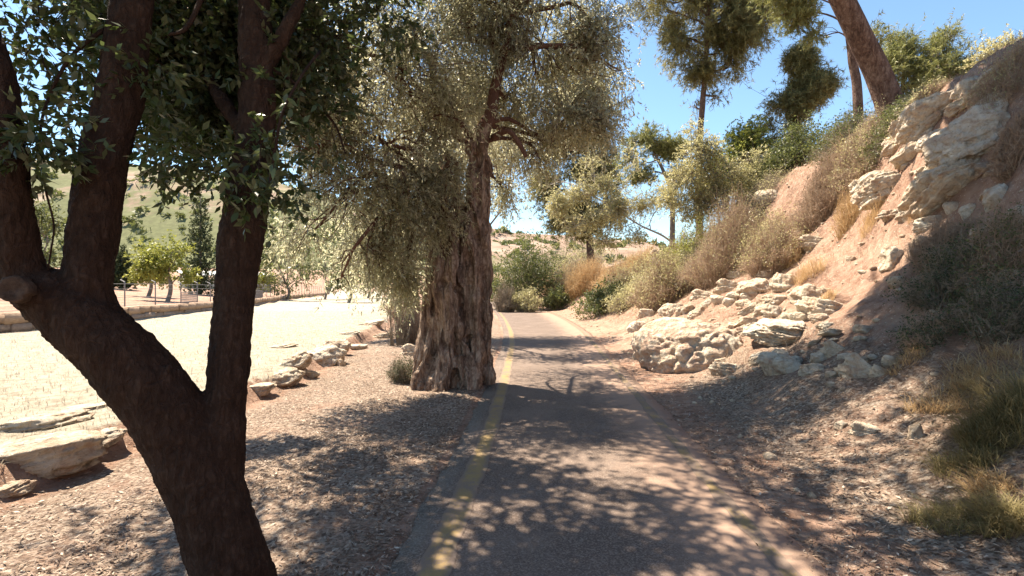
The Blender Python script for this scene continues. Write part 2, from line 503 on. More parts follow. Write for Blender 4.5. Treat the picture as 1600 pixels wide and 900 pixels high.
    for nm, c, r in (('fence_metal', (0.20, 0.19, 0.18), 0.55), ('shed_wall', (0.52, 0.47, 0.38), 0.9), ('shed_roof', (0.74, 0.76, 0.68), 0.6), ('dark_post', (0.13, 0.10, 0.08), 0.8)):
        m = Mat(nm, r, 0.3)
        co = m.coord()
        m.color(m.mix(m.noise(co, 3, 5, 0.7), tuple(q * 0.8 for q in c), tuple(min(q * 1.15, 0.85) for q in c)))
        M[nm] = m.m
build_materials()

# ------------------------------------------------------------------ terrain
PATH_L = [(-1.3, -12), (-0.98, -3), (-0.86, 1.5), (-0.78, 3.1), (-0.66, 4.8), (-0.52, 7.4), (-0.38, 12), (-0.3, 17), (-0.45, 23), (-1.0, 33), (-2.0, 45), (-4.0, 57), (-8, 69), (-15, 80), (-28, 90), (-60, 100)]
PATH_R = [(1.5, -12), (1.75, -3), (1.85, 1.5), (1.92, 3.1), (2.02, 5), (2.2, 7.4), (2.5, 12), (2.85, 17), (3.1, 23), (3.0, 33), (2.2, 45), (0.4, 58), (-4, 72), (-12, 84.5), (-26, 95), (-60, 106)]
LEDGE = [(-4.6, -12), (-4.35, 0), (-4.2, 4.6), (-4.0, 9), (-4.6, 14), (-5.5, 21.5), (-7.5, 35), (-11, 60), (-20, 85), (-34, 110)]
WALL = [(-16.6, 12), (-17.1, 20), (-18.2, 31), (-21.5, 44), (-27, 62), (-36, 100), (-40, 118)]
def dense(poly, n=90):
    p = catmull(np.array([(a, b, 0) for a, b in poly], float), n)
    return [(q[0], q[1]) for q in p]
DL, DR, DLED = dense(PATH_L), dense(PATH_R), dense(LEDGE, 60)
DWALL = WALL

PS = np.array([-50, 0, 0.5, 1.1, 1.9, 2.7, 3.6, 4.8, 5.5, 6.3, 7.1, 9.5, 16, 40, 90])
PZ = np.array([0.0, 0.0, 0.03, 0.14, 0.52, 0.98, 1.55, 2.55, 3.75, 5.25, 6.1, 6.75, 7.6, 9.0, 9.5])

def H(X, Y, detail=True):
    X = np.asarray(X, float); Y = np.asarray(Y, float)
    shp = X.shape
    X = X.ravel(); Y = Y.ravel()
    P = np.stack([X, Y, np.zeros_like(X)], 1)
    s = seg_dist(X, Y, DR)
    sl_ = -seg_dist(X, Y, DL)
    wob = fbm(P * 0.23, 5, 3) * 0.7 * sstep(1.2, 4, s)
    z = np.interp(s + wob, PS, PZ)
    far = sstep(16, 34, Y)
    top = 6.6 * (1 - far) + 4.0 * far
    z = np.where(z > 2, 2 + (z - 2) * (top - 2) / 4.6, z)
    # left terrace
    led = -seg_dist(X, Y, DLED)
    wl = -seg_dist(X, Y, DWALL)
    z = z + 0.26 * sstep(-0.12, 0.22, led + 0.25 * fbm(P * 1.1, 9, 3))
    z = z + 0.28 * sstep(0.0, 0.4, wl) + 1.35 * sstep(1, 26, wl)
    inpath = (s < 0) & (sl_ < 0)
    edged = np.where(inpath, -np.minimum(-s, -sl_), np.where(s >= 0, s, sl_))
    if detail:
        off = sstep(0.1, 0.8, edged)
        z = z + off * 0.045 * fbm(P * 1.3, 21, 4)
        bank = sstep(1.0, 2.6, s)
        near = 1 - sstep(30, 60, Y)
        z = z + bank * near * (0.30 * fbm(P * 0.8, 31, 4) + 0.10 * (1 - 2 * np.abs(fbm(P * 1.9, 41, 3))) + 0.05 * fbm(P * 4.5, 44, 3))
    z = z - 0.05 * sstep(-0.02, -0.22, edged) + 0.012 * sstep(0.0, 0.3, edged)
    return z.reshape(shp)

def Hs(x, y): return float(H(np.array([x]), np.array([y]))[0])

def ray(u, v, dmin=2.2, dmax=260):
    """where a line of sight through a photograph pixel meets the terrain"""
    d = np.concatenate([np.arange(dmin, 40, 0.05), np.arange(40, dmax, 0.4)])
    x = (u - 800) / 800 * d
    z = EYE + (450 - v) / 800 * d
    g = H(x, d)
    i = np.argmax(z <= g)
    if z[i] > g[i]: i = len(d) - 1
    return np.array([x[i], d[i], g[i]])

def at(u, v, d):
    return np.array([(u - 800) / 800 * d, d, EYE + (450 - v) / 800 * d])

def axis(lo, f0, f1, hi, step, g=1.13):
    a = list(np.arange(f0, f1 + 1e-6, step))
    s = step; x = a[-1]
    while x < hi:
        s *= g; x += s; a.append(x)
    s = step; x = a[0]; b = []
    while x > lo:
        s *= g; x -= s; b.append(x)
    return np.array(b[::-1] + a)

def build_ground():
    xs = axis(-900, -6.5, 11.5, 900, 0.1)
    ys = axis(-80, 1.6, 22, 1400, 0.11)
    X, Y = np.meshgrid(xs, ys, indexing='ij')
    Z = H(X, Y)
    s = seg_dist(X, Y, DR); led = -seg_dist(X, Y, DLED); wl = -seg_dist(X, Y, DWALL); l = -seg_dist(X, Y, DL)
    fieldz = sstep(-0.25, 0.55, led) * (1 - sstep(-0.3, 0.3, wl))
    lit = sstep(0.0, 0.2, l) * (1 - sstep(-0.7, 0.1, led)) * (1 - 0.5 * sstep(16, 30, Y))
    lit = np.maximum(lit, 0.62 * sstep(0.1, 0.8, s) * (1 - sstep(1.8, 4.5, s)) * (1 - sstep(8.5, 12, Y)))
    zone = np.stack([fieldz, lit, np.zeros_like(lit), np.ones_like(lit)], -1).reshape(-1, 4)
    nx, ny = len(xs), len(ys)
    i, j = np.meshgrid(np.arange(nx - 1), np.arange(ny - 1), indexing='ij')
    F = np.stack([i * ny + j, (i + 1) * ny + j, (i + 1) * ny + j + 1, i * ny + j + 1], -1).reshape(-1, 4)
    me = mesh_np('ground', np.stack([X, Y, Z], -1).reshape(-1, 3), [F], M['ground'], {'zone': zone}, True)
    tag(link('ground', me), 'dry ground with leaf litter, pale field and reddish bank', kind='structure')

def strip(name, A, B, z, mat, n=220, cols=14, ragged=0.03, seed=3, label=None, skirt=True, both=False):
    a = catmull(np.array([(x, y, 0) for x, y in A], float), n)
    b = catmull(np.array([(x, y, 0) for x, y in B], float), n)
    t = np.linspace(0, 1, cols)
    G = a[:, None] * (1 - t)[None, :, None] + b[:, None] * t[None, :, None]
    nz = fbm(np.stack([G[:, 0, 0] * 4, G[:, 0, 1] * 4, 0 * G[:, 0, 1]], 1), seed, 4)
    nz2 = fbm(np.stack([G[:, -1, 0] * 4, G[:, -1, 1] * 4, 0 * G[:, 0, 1]], 1), seed + 5, 4)
    G[:, 0, 0] += ragged * nz; G[:, -1, 0] += ragged * nz2
    G[:, :, 2] = z
    edge = np.broadcast_to((np.abs(2 * t - 1) if both else np.clip(2 * t - 1, 0, 1))[None, :], G.shape[:2]).copy()
    if skirt:
        lo = G[:, :1].copy(); lo[:, :, 2] -= 0.05; hi = G[:, -1:].copy(); hi[:, :, 2] -= 0.05
        G = np.concatenate([lo, G, hi], 1)
        edge = np.concatenate([edge[:, :1], edge, edge[:, -1:]], 1)
    c = G.shape[1]
    i, j = np.meshgrid(np.arange(n - 1), np.arange(c - 1), indexing='ij')
    F = np.stack([i * c + j, i * c + j + 1, (i + 1) * c + j + 1, (i + 1) * c + j], -1).reshape(-1, 4)
    me = mesh_np(name, G.reshape(-1, 3), [F], mat, {'edge': edge.ravel()})
    return tag(link(name, me), label, kind='structure')

def build_path():
    strip('path', PATH_L, PATH_R, 0.012, M['asphalt'], 900, 15, 0.05, label='worn asphalt path curving away to the left')
    o1 = [(x + (0.20 if y < 30 else 0.26), y) for x, y in PATH_L[:12]]
    o2 = [(x + 0.40, y) for x, y in PATH_L[:12]]
    strip('line_marking', o1, o2, 0.016, M['yellow_paint'], 420, 9, 0.035, 7, 'worn yellow line along the left edge of the path', False, True)
    o1 = [(x - 0.30, y) for x, y in PATH_R[:12]]
    o2 = [(x - 0.17, y) for x, y in PATH_R[:12]]
    strip('line_marking', o1, o2, 0.016, M['faded_paint'], 420, 9, 0.035, 8, 'faint yellow line along the right edge of the path', False, True)

def build_hill():
    xs = np.linspace(-520, 420, 190)
    ys = np.linspace(118, 420, 80)
    X, Y = np.meshgrid(xs, ys, indexing='ij')
    U = X / Y
    rid = np.interp(U, [-1.3, -1.0, -0.66, -0.5, -0.3, 0.0, 0.2, 0.5, 1.0], [0.262, 0.258, 0.245, 0.215, 0.16, 0.1, 0.085, 0.07, 0.05]) * 260
    t = sstep(118, 265, Y)
    P = np.stack([X, Y, 0 * X], -1)
    Z = 0.6 + rid * t * (1 - 0.25 * sstep(290, 420, Y)) + fbm(P * 0.02, 61, 5) * 7 * t + fbm(P * 0.12, 62, 3) * 1.0 * t - 3 * (1 - t)
    nx, ny = X.shape
    i, j = np.meshgrid(np.arange(nx - 1), np.arange(ny - 1), indexing='ij')
    F = np.stack([i * ny + j, (i + 1) * ny + j, (i + 1) * ny + j + 1, i * ny + j + 1], -1).reshape(-1, 4)
    me = mesh_np('hill', np.stack([X, Y, Z], -1).reshape(-1, 3), [F], M['hill'], None, True)
    tag(link('hill', me), 'terraced scrubby hillside beyond the field', kind='structure')
    # scrub growing on the slope
    rng = np.random.default_rng(8)
    NS = 9500
    ii = rng.integers(0, nx - 1, NS); jj = rng.integers(0, ny - 28, NS)
    Pp = np.stack([X[ii, jj], Y[ii, jj], Z[ii, jj]], 1) + rng.uniform(-2, 2, (NS, 3)) * (1, 1, 0)
    keep = (fbm(Pp * 0.03, 71, 3) - 0.25 * sstep(-60, 0, Pp[:, 0]) - 0.012 * (Pp[:, 2] - 14)) > rng.uniform(-0.6, 0.4, len(Pp))
    Pp = Pp[keep & (np.abs(Pp[:, 0] / Pp[:, 1]) < 1.25)]
    k = 26
    sz = rng.uniform(0.5, 1.0, len(Pp)) ** 2 * 2.6
    d = nrm(rng.normal(size=(len(Pp), k, 3)))
    d[..., 2] = np.abs(d[..., 2])
    cen = Pp[:, None] + d * sz[:, None, None] * rng.uniform(0.5, 1, (len(Pp), k, 1)) * (1, 1, 0.8)
    q = rng.normal(size=(len(Pp), k, 3, 3)) * (sz * 0.34)[:, None, None, None]
    V = (cen[:, :, None] + q).reshape(-1, 3)
    tint = np.repeat(np.clip(rng.normal(0.5, 0.25, len(Pp)), 0, 1), k * 3)
    me = mesh_np('hillside_scrub', V, [np.arange(len(V)).reshape(-1, 3)], M['green_leaf'], {'tint': tint})
    tag(link('hillside_scrub', me), 'scattered scrub on the far hillside', kind='stuff')

build_ground()
build_path()
build_hill()

# ------------------------------------------------------------------ foliage
def leaves_arr(base, ax, nor, L, W, bend=0.15, shape=0.45):
    """one diamond-shaped leaf (two triangles sharing a fold) per row"""
    side = nrm(np.cross(ax, nor))
    up = np.cross(side, ax)
    L = L[:, None]; W = W[:, None]
    mid = base + ax * L * shape - up * L * bend * 0.2
    tip = base + ax * L - up * L * bend
    return np.stack([base, mid + side * W * 0.5, tip, mid - side * W * 0.5], 1)

def crown_geo(rng, blobs, n_sprays, per, L, W, twig, droop=0.5, shell=0.45, clump=0.0, clump_scale=1.2, spread=0.8, tri=False, twigs=False, up=0.0, seed=0, ragged=0.24):
    b = np.array([x[:6] for x in blobs], float)
    w = (b[:, 3] * b[:, 4] * b[:, 5]) ** (2 / 3)
    if len(blobs[0]) > 6: w = w * np.array([x[6] for x in blobs])
    over = 1.0 if clump <= 0 else 2.6
    idx = rng.choice(len(b), int(n_sprays * over), p=w / w.sum())
    d = nrm(rng.normal(size=(len(idx), 3)))
    r = rng.uniform(0, 1, len(idx)) ** shell
    r = r * (1 + ragged * rng.normal(size=len(idx)) * (rng.uniform(size=len(idx)) < 0.4))
    p = b[idx, :3] + d * r[:, None] * b[idx, 3:6]
    if clump > 0:
        nz = fbm(p * clump_scale, seed + 300, 3)
        o = np.argsort(-(nz * clump + rng.uniform(-0.5, 0.5, len(p)) * (1 - clump) * 1.0))[:n_sprays]
        p, d, idx = p[o], d[o], idx[o]
    n = len(p)
    ax = nrm(d * 0.7 + rng.normal(size=(n, 3)) * 0.55 + np.array([0, 0, up - droop]))
    tl = twig * rng.uniform(0.6, 1.3, n)
    t = rng.uniform(0.05, 1, (n, per))
    t[:, 0] = 1.0
    cur = np.array([0, 0, -1.0]) * droop * 0.6
    base = p[:, None] + ax[:, None] * (t * tl[:, None])[..., None] + cur * (t ** 2 * tl[:, None])[..., None]
    dirn = nrm(ax[:, None] * (1.05 - spread * 0.5) + cur * t[..., None] * 0.8 + rng.normal(size=(n, per, 3)) * spread * 0.62)
    nor = nrm(rng.normal(size=(n, per, 3)) * 0.75 + np.array([0, 0, 0.8]))
    Ls = (L * rng.uniform(0.65, 1.25, (n, per))).ravel()
    Ws = (W * rng.uniform(0.7, 1.25, (n, per))).ravel()
    Q = leaves_arr(base.reshape(-1, 3), dirn.reshape(-1, 3), nor.reshape(-1, 3), Ls, Ws)
    tint = np.clip(np.repeat(rng.normal(0.45, 0.17, n), per) + rng.normal(0, 0.17, n * per), 0, 1)
    G = Geo()
    if tri:
        V = Q[:, [1, 2, 3]].copy()
        V[:, 0] = Q[:, 0] + (Q[:, 1] - Q[:, 3]) * 0.5
        V[:, 2] = Q[:, 0] - (Q[:, 1] - Q[:, 3]) * 0.5
        G.add(V.reshape(-1, 3), np.arange(len(V) * 3).reshape(-1, 3), None, np.repeat(tint, 3))
    else:
        G.add(Q.reshape(-1, 3), None, np.arange(len(Q) * 4).reshape(-1, 4), np.repeat(tint, 4))
    return G, p, ax, tl, b, idx

def twig_mesh(rng, p, ax, tl, droop, rad, back=0.5, frac=1.0, bcent=None, idx=None):
    """thin three-sided twigs under the sprays"""
    k = rng.uniform(size=len(p)) < frac
    p, ax, tl = p[k], ax[k], tl[k]
    src = p - ax * tl[:, None] * back if bcent is None else p + (bcent[idx[k]] - p) * rng.uniform(0.25, 0.55, len(p))[:, None]
    end = p + ax * tl[:, None] * 0.95 + np.array([0, 0, -1.0]) * (droop * 0.55 * tl)[:, None]
    pts = np.stack([src, p, end], 1)
    a = nrm(np.cross(ax, rng.normal(size=ax.shape)))
    b2 = np.cross(ax, a)
    w = a * rad
    V = np.stack([src - w * 1.3, src + w * 1.3, p + w, p - w, end], 1)
    n = len(p)
    k5 = np.arange(n)[:, None] * 5
    G = Geo()
    G.add(V.reshape(-1, 3), k5 + np.array([[3, 2, 4]]), k5 + np.array([[0, 1, 2, 3]]))
    return G

def limb_to(G, rng, a, c, r0, r1, seg=7, sag=0.1, seed=0, n=10):
    a = np.asarray(a, float); c = np.asarray(c, float)
    L = np.linalg.norm(c - a)
    m1 = a + (c - a) * 0.35 + rng.normal(size=3) * L * 0.09 + np.array([0, 0, sag * L])
    m2 = a + (c - a) * 0.7 + rng.normal(size=3) * L * 0.09 + np.array([0, 0, sag * L * 0.7])
    return G.tube([a, m1, m2, c], [r0, r0 * 0.72 + r1 * 0.28, r0 * 0.4 + r1 * 0.6, r1], seg, n, True, 0.05 * L, seed)

def tree(name, label, cat, trunk, rads, blobs, leaf, bark, spec, seed, group=None, limb_r=0.05, subs=5, attach=(0.45, 1.0), seg=10, twigs=True, base_flare=1.35, trunk_wob=0.04, limb_mat=None, sep_limbs=True, sub_r=None):
    """trunk points in the world, its radii, and the clumps its crown is made of"""
    rng = np.random.default_rng(seed)
    trunk = np.asarray(trunk, float)
    org = trunk[0].copy()
    t = thing(name, label, cat, org, group)
    G = Geo()
    rads = list(rads)
    p = G.tube(np.vstack([trunk[:1] - (0, 0, 0.25), trunk]), [rads[0] * base_flare] + rads, seg, 14 + 4 * len(trunk), True, trunk_wob, seed)
    k = np.arange(len(p))
    link('trunk', G.mesh('trunk', bark, True, org), t)
    for bi, bl in enumerate(blobs):
        c = np.array(bl[:3])
        lo = int(attach[0] * (len(p) - 1))
        # the nearest suitable point of the trunk, a little below the clump
        cand = p[lo:]
        j = lo + int(np.argmin(np.linalg.norm(cand - c + np.array([0, 0, 0.35 * np.linalg.norm(c[:2] - org[:2])]), axis=1)))
        g = Geo()
        rr = limb_r * rng.uniform(0.7, 1.2)
        q = limb_to(g, rng, p[j], c, rr, rr * 0.35, 7, 0.06, seed + bi)
        for s_ in range(subs):
            e = c + nrm(rng.normal(size=3)) * np.array(bl[3:6]) * rng.uniform(0.6, 0.95)
            f = q[int(len(q) * rng.uniform(0.45, 0.98)) - 1]
            limb_to(g, rng, f, e, rr * 0.36, rr * 0.1, 5, 0.04, seed + 7 * s_, 7)
        link('limb', g.mesh('limb', limb_mat or bark, True, org), t)
    cg, pp, ax, tl, b, idx = crown_geo(rng, blobs, seed=seed, **spec)
    link('crown', cg.mesh('crown', leaf, False, org), t)
    if twigs:
        tg = twig_mesh(rng, pp, ax, tl, spec.get('droop', 0.5), twigs if isinstance(twigs, float) else 0.006, 0.6, 1.0, b[:, :3], idx)
        o = link('twigs', tg.mesh('twigs', limb_mat or bark, False, org), t)
        o['kind'] = 'stuff'
    return t

# ------------------------------------------------------------------ the dark evergreen in the foreground
def remeshed(G, voxel, smooth_it=6):
    me = G.mesh('raw', None)
    o = bpy.data.objects.new('raw', me)
    C.objects.link(o)
    r = o.modifiers.new('r', 'REMESH'); r.mode = 'VOXEL'; r.voxel_size = voxel
    s = o.modifiers.new('s', 'SMOOTH'); s.iterations = smooth_it; s.factor = 0.5
    dg = bpy.context.evaluated_depsgraph_get()
    ev = o.evaluated_get(dg)
    m2 = bpy.data.meshes.new_from_object(ev)
    bpy.data.objects.remove(o)
    bpy.data.meshes.remove(me)
    n = len(m2.vertices)
    V = np.empty(n * 3, np.float32); m2.vertices.foreach_get('co', V)
    N = np.empty(n * 3, np.float32); m2.vertices.foreach_get('normal', N)
    return m2, V.reshape(-1, 3).astype(float), N.reshape(-1, 3).astype(float)

def finish(m2, V, mat, name, org):
    m2.vertices.foreach_set('co', (V - org).astype(np.float32).ravel())
    m2.polygons.foreach_set('use_smooth', np.ones(len(m2.polygons), bool))
    m2.update()
    m2.name = name
    m2.materials.clear()
    m2.materials.append(mat)
    return m2

def px_tube(G, pts, seg=16, n=None, wob=0.02, seed=0):
    """pts: (u, v, depth, width in photograph pixels)"""
    P = [at(u, v, d) for u, v, d, w in pts]
    r = [w / 2 / 800 * d / math.hypot(1, (u - 800) / 800) * (0.94 if w > 40 else 1) for u, v, d, w in pts]
    return G.tube(P, r, seg, n or len(pts) * 6, True, wob, seed)

def build_oak():
    rng = np.random.default_rng(11)
    G = Geo()
    px_tube(G, [(392, 1010, 2.75, 185), (376, 950, 2.75, 146), (366, 900, 2.75, 132), (335, 800, 2.75, 130), (308, 730, 2.74, 134), (262, 650, 2.70, 136), (205, 575, 2.64, 138), (140, 512, 2.58, 136), (80, 465, 2.55, 120), (40, 440, 2.53, 96)], 20, 60)
    px_tube(G, [(330, 770, 2.78, 110), (344, 690, 2.8, 88), (350, 640, 2.82, 72), (358, 560, 2.86, 69), (366, 470, 2.9, 69), (378, 370, 2.95, 76), (392, 270, 3.0, 68), (402, 150, 3.08, 64), (398, 40, 3.15, 56), (396, -110, 3.25, 44), (430, -260, 3.4, 26)], 16, 70)
    px_tube(G, [(170, 545, 2.62, 100), (142, 470, 2.62, 96), (140, 420, 2.62, 88), (150, 330, 2.66, 90), (166, 240, 2.7, 88), (192, 130, 2.74, 82), (205, 20, 2.78, 76), (222, -120, 2.86, 62), (200, -290, 3.0, 36)], 16, 60)
    px_tube(G, [(70, 470, 2.55, 92), (34, 420, 2.5, 88), (18, 330, 2.45, 86), (10, 240, 2.42, 80), (-6, 130, 2.4, 72), (-40, 10, 2.4, 60), (-90, -120, 2.4, 44)], 16, 50)
    px_tube(G, [(60, 470, 2.5, 70), (36, 456, 2.4, 62), (24, 452, 2.34, 58)], 14, 12)       # stub of a sawn limb
    px_tube(G, [(402, 240, 3.02, 36), (368, 190, 3.1, 27), (330, 130, 3.25, 22), (292, 60, 3.4, 18), (262, -60, 3.6, 12)], 10, 30)
    px_tube(G, [(405, 120, 3.1, 34), (440, 60, 3.1, 24), (470, 0, 3.15, 18), (520, -90, 3.3, 14)], 10, 30)
    px_tube(G, [(262, 600, 2.62, 14), (262, 572, 2.6, 10), (265, 560, 2.6, 6)], 6, 6)          # little spur
    m2, V, N = remeshed(G, 0.0165, 3)
    a = fbm(V * (7, 7, 3.0), 3, 4)
    rid = 1 - np.abs(fbm(V * (26, 26, 7.5), 5, 3)) * 2
    V = V + N * (0.018 * a + 0.011 * (rid - 0.5) + 0.006 * fbm(V * 42, 8, 2))[:, None]
    org = np.array([at(392, 960, 2.75)[0], 2.75, 0.0])
    t = thing('evergreen_tree', 'dark forked tree in shade at the front of the field, small glossy leaves', 'tree', org)
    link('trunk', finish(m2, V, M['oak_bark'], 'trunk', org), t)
    # sawn face of the stub
    c = at(22, 452, 2.318)
    Q = Geo()
    nz = nrm(np.array([0.35, -1.0, 0.1]))
    a1 = nrm(np.cross(nz, [0, 0, 1.0])); b1 = np.cross(nz, a1)
    ang = np.linspace(0, 2 * np.pi, 22, endpoint=False)
    rr = 0.060 * (1 + 0.07 * rng.normal(size=22))
    ring0 = c + (a1[None] * np.cos(ang)[:, None] + b1[None] * np.sin(ang)[:, None]) * rr[:, None]
    Vv = np.vstack([ring0 - nz * 0.05, ring0 + nz * 0.012, c + (ring0 - c) * 0.82 + nz * 0.016, c + (ring0 - c) * 0.45 + nz * 0.004, [c + nz * 0.002]])
    F4 = [(k * 22 + i, k * 22 + (i + 1) % 22, (k + 1) * 22 + (i + 1) % 22, (k + 1) * 22 + i) for k in range(3) for i in range(22)]
    F3 = [(66 + i, 66 + (i + 1) % 22, 88) for i in range(22)]
    Q.add(Vv, F3, F4)
    o = link('branch_stub', Q.mesh('branch_stub', M['cut_wood'], False, org), t)
    o['label'] = 'sawn end of a cut branch'
    # crown: clumps seen hanging into the top of the picture, and the canopy above it
    vis = [(60, 60, 2.7, .34, .3, .30, .5), (110, 160, 2.75, .24, .25, .26, .35), (60, 215, 2.4, .16, .15, .17, .8), (20, 20, 2.6, .3, .3, .3, .5),
           (285, 60, 3.9, .62, .5, .52, 2.2), (350, 110, 3.6, .5, .45, .42, 2.2), (270, 160, 3.8, .5, .4, .28, 1.8), (330, 190, 3.4, .36, .3, .2, 1.3), (240, 20, 3.4, .5, .4, .35, 1.6), (400, 40, 3.7, .5, .45, .42, 1.8),
           (280, 245, 2.95, .26, .2, .12, .5), (350, 260, 2.9, .22, .2, .14, .55), (425, 250, 2.8, .15, .15, .22, .8), (410, 320, 2.8, .12, .12, .10, .4), (445, 150, 3.2, .22, .25, .28, .6), (500, 60, 3.5, .38, .35, .30, .8), (510, 170, 3.4, .18, .2, .25, .4), (590, 30, 3.9, .34, .3, .28, .9), (240, 100, 2.7, .12, .1, .2, .5), (460, 290, 3.1, .10, .12, .2, .25)]
    blobs = []
    for u, v, d, rx, ry, rz, w in vis:
        p = at(u, v, d)
        blobs.append((p[0], p[1], p[2], rx, ry, rz, w))
    over = [(-1.2, 4.7, 5.3, 1.0, .9, .6, .4), (-2.6, 4.3, 5.2, 1.0, .9, .6, .8), (-0.2, 5.6, 6.0, 1.0, .8, .6, .95), (-1.9, 5.8, 6.2, 1.1, .9, .7, .95), (-3.4, 3.8, 4.9, .8, .9, .6, .9), (-3.1, 5.2, 6.0, .8, .8, .6, .9),
            (-0.6, 3.6, 4.9, .9, .8, .5, .8), (0.7, 4.6, 5.6, .9, .8, .5, .75), (-1.8, 3.4, 4.6, .9, .7, .45, .4), (-2.8, 2.6, 4.3, .9, .8, .5, 1.0), (-1.0, 2.3, 4.4, .9, .8, .5, .7), (1.3, 5.7, 6.4, .8, .8, .5, .7), (-1.0, 6.6, 7.2, 1.3, .9, .7, .8), (0.2, 3.2, 5.2, .8, .7, .5, .5), (0.9, 6.9, 7.6, 1.2, .9, .6, .7),
            (-4.0, 6.6, 5.3, .9, .8, .6, 1.9), (-3.3, 7.2, 5.9, .9, .7, .6, 1.8), (-4.7, 7.0, 5.0, .8, .7, .6, 1.7), (-2.9, 6.3, 5.9, .9, .7, .5, 1.7), (-4.4, 4.9, 5.3, .8, .8, .6, 1.3), (-3.7, 5.6, 5.8, .9, .8, .6, 1.7), (-2.2, 6.9, 6.3, .9, .8, .5, .9), (-2.4, 5.2, 5.9, .9, .8, .5, 1.0), (-5.0, 5.8, 5.6, .7, .7, .5, .7), (-1.4, 5.4, 5.6, .8, .7, .5, .6)]
    cg, pp, ax, tl, b, idx = crown_geo(rng, blobs, 3900, 13, 0.058, 0.027, 0.17, 0.25, 0.6, 0.35, 3.0, 0.9, seed=11)
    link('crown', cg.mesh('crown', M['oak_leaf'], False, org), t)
    tg = twig_mesh(rng, pp, ax, tl, 0.3, 0.0028, 0.6, 0.8, b[:, :3], idx)
    o = link('twigs', tg.mesh('twigs', M['oak_bark'], False, org), t); o['kind'] = 'stuff'
    cg, pp, ax, tl, b, idx = crown_geo(rng, over, 7800, 9, 0.08, 0.044, 0.2, 0.1, 0.55, 0.7, 2.0, 0.9, seed=12)
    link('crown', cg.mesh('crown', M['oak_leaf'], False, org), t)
    # limbs that carry the canopy
    tops = [at(430, -260, 3.4), at(200, -290, 3.0), at(-90, -120, 2.4), at(520, -90, 3.3), at(262, -60, 3.6)]
    for k, bl in enumerate(over):
        c_ = np.array(bl[:3])
        s_ = tops[int(np.argmin([np.linalg.norm(q - c_) for q in tops]))]
        g = Geo()
        q = limb_to(g, rng, s_, c_, 0.045, 0.014, 7, 0.1, k)
        for e_ in range(5):
            limb_to(g, rng, q[int(rng.integers(4, 9))], c_ + nrm(rng.normal(size=3)) * np.array(bl[3:6]) * 0.9, 0.013, 0.004, 5, 0.04, k * 9 + e_, 6)
        link('limb', g.mesh('limb', M['oak_bark'], True, org), t)
    # hanging shoot between the two left stems
    g = Geo()
    px_tube(g, [(62, 240, 2.5, 5), (72, 300, 2.5, 4.5), (84, 350, 2.5, 4), (80, 390, 2.5, 3.5), (74, 425, 2.5, 3)], 6, 16, 0)
    px_tube(g, [(318, -10, 2.9, 10), (290, 45, 2.8, 8), (250, 55, 2.75, 5)], 6, 12, 0)
    px_tube(g, [(420, 300, 2.75, 7), (428, 250, 2.72, 6), (440, 180, 2.75, 5), (470, 120, 2.9, 5), (500, 80, 3.2, 5)], 6, 16, 0)
    px_tube(g, [(60, 240, 2.5, 5), (70, 170, 2.55, 6), (110, 90, 2.6, 7), (170, 40, 2.72, 9)], 6, 16, 0)
    px_tube(g, [(404, 100, 3.1, 9), (460, 130, 3.2, 7), (520, 190, 3.4, 4), (540, 240, 3.4, 3)], 6, 16, 0)
    link('shoots', g.mesh('shoots', M['oak_bark'], True, org), t)
    # the nearest leaves, one by one
    lm = []
    for k in range(4):
        n = 6
        ts = np.linspace(0, 1, n)
        wd = 0.5 * np.sin(np.pi * np.clip(ts, 0.02, 1) ** 0.8) * 0.44 + 0.012
        bend = -0.18 * ts ** 2 * (k * 0.5 - 0.2)
        V_ = []
        for i_ in range(n):
            V_ += [(-wd[i_], ts[i_], bend[i_] + 0.10 * wd[i_]), (0, ts[i_], bend[i_]), (wd[i_], ts[i_], bend[i_] + 0.10 * wd[i_])]
        F = []
        for i_ in range(n - 1):
            F += [(i_ * 3, i_ * 3 + 1, i_ * 3 + 4, i_ * 3 + 3), (i_ * 3 + 1, i_ * 3 + 2, i_ * 3 + 5, i_ * 3 + 4)]
        lm.append(mesh_np('leaf', V_, [np.array(F)], M['oak_leaf'], {'tint': np.full(len(V_), 0.45 + 0.18 * k)}, True))
    spots = [(428, 250, 2.62, 20, 50), (410, 300, 2.62, 22, 36), (345, 275, 2.62, 34, 22), (270, 250, 2.62, 34, 16), (60, 215, 2.3, 28, 34), (100, 110, 2.5, 44, 60), (445, 180, 2.75, 14, 40), (380, 320, 2.7, 22, 24), (230, 230, 2.5, 16, 26)]
    for u0, v0, d0, ru, rv in spots:
        for k in range(15):
            a_, r_ = rng.uniform(0, 2 * np.pi), rng.uniform(0, 1) ** 0.6
            p = at(u0 + ru * r_ * math.cos(a_), v0 + rv * r_ * math.sin(a_), d0 + rng.uniform(-.06, .12))
            o = link('leaf', lm[int(rng.integers(0, 4))], t, p - org)
            dv = Vector((rng.normal(), rng.normal() * 0.5, rng.normal() * 0.8 - 0.5)).normalized()
            o.rotation_mode = 'QUATERNION'
            from mathutils import Quaternion
            o.rotation_quaternion = dv.to_track_quat('Y', 'Z') @ Quaternion((0, 1, 0), rng.uniform(-1.2, 1.2))
            s_ = rng.uniform(0.045, 0.075)
            o.scale = (s_, s_, s_)

build_oak()

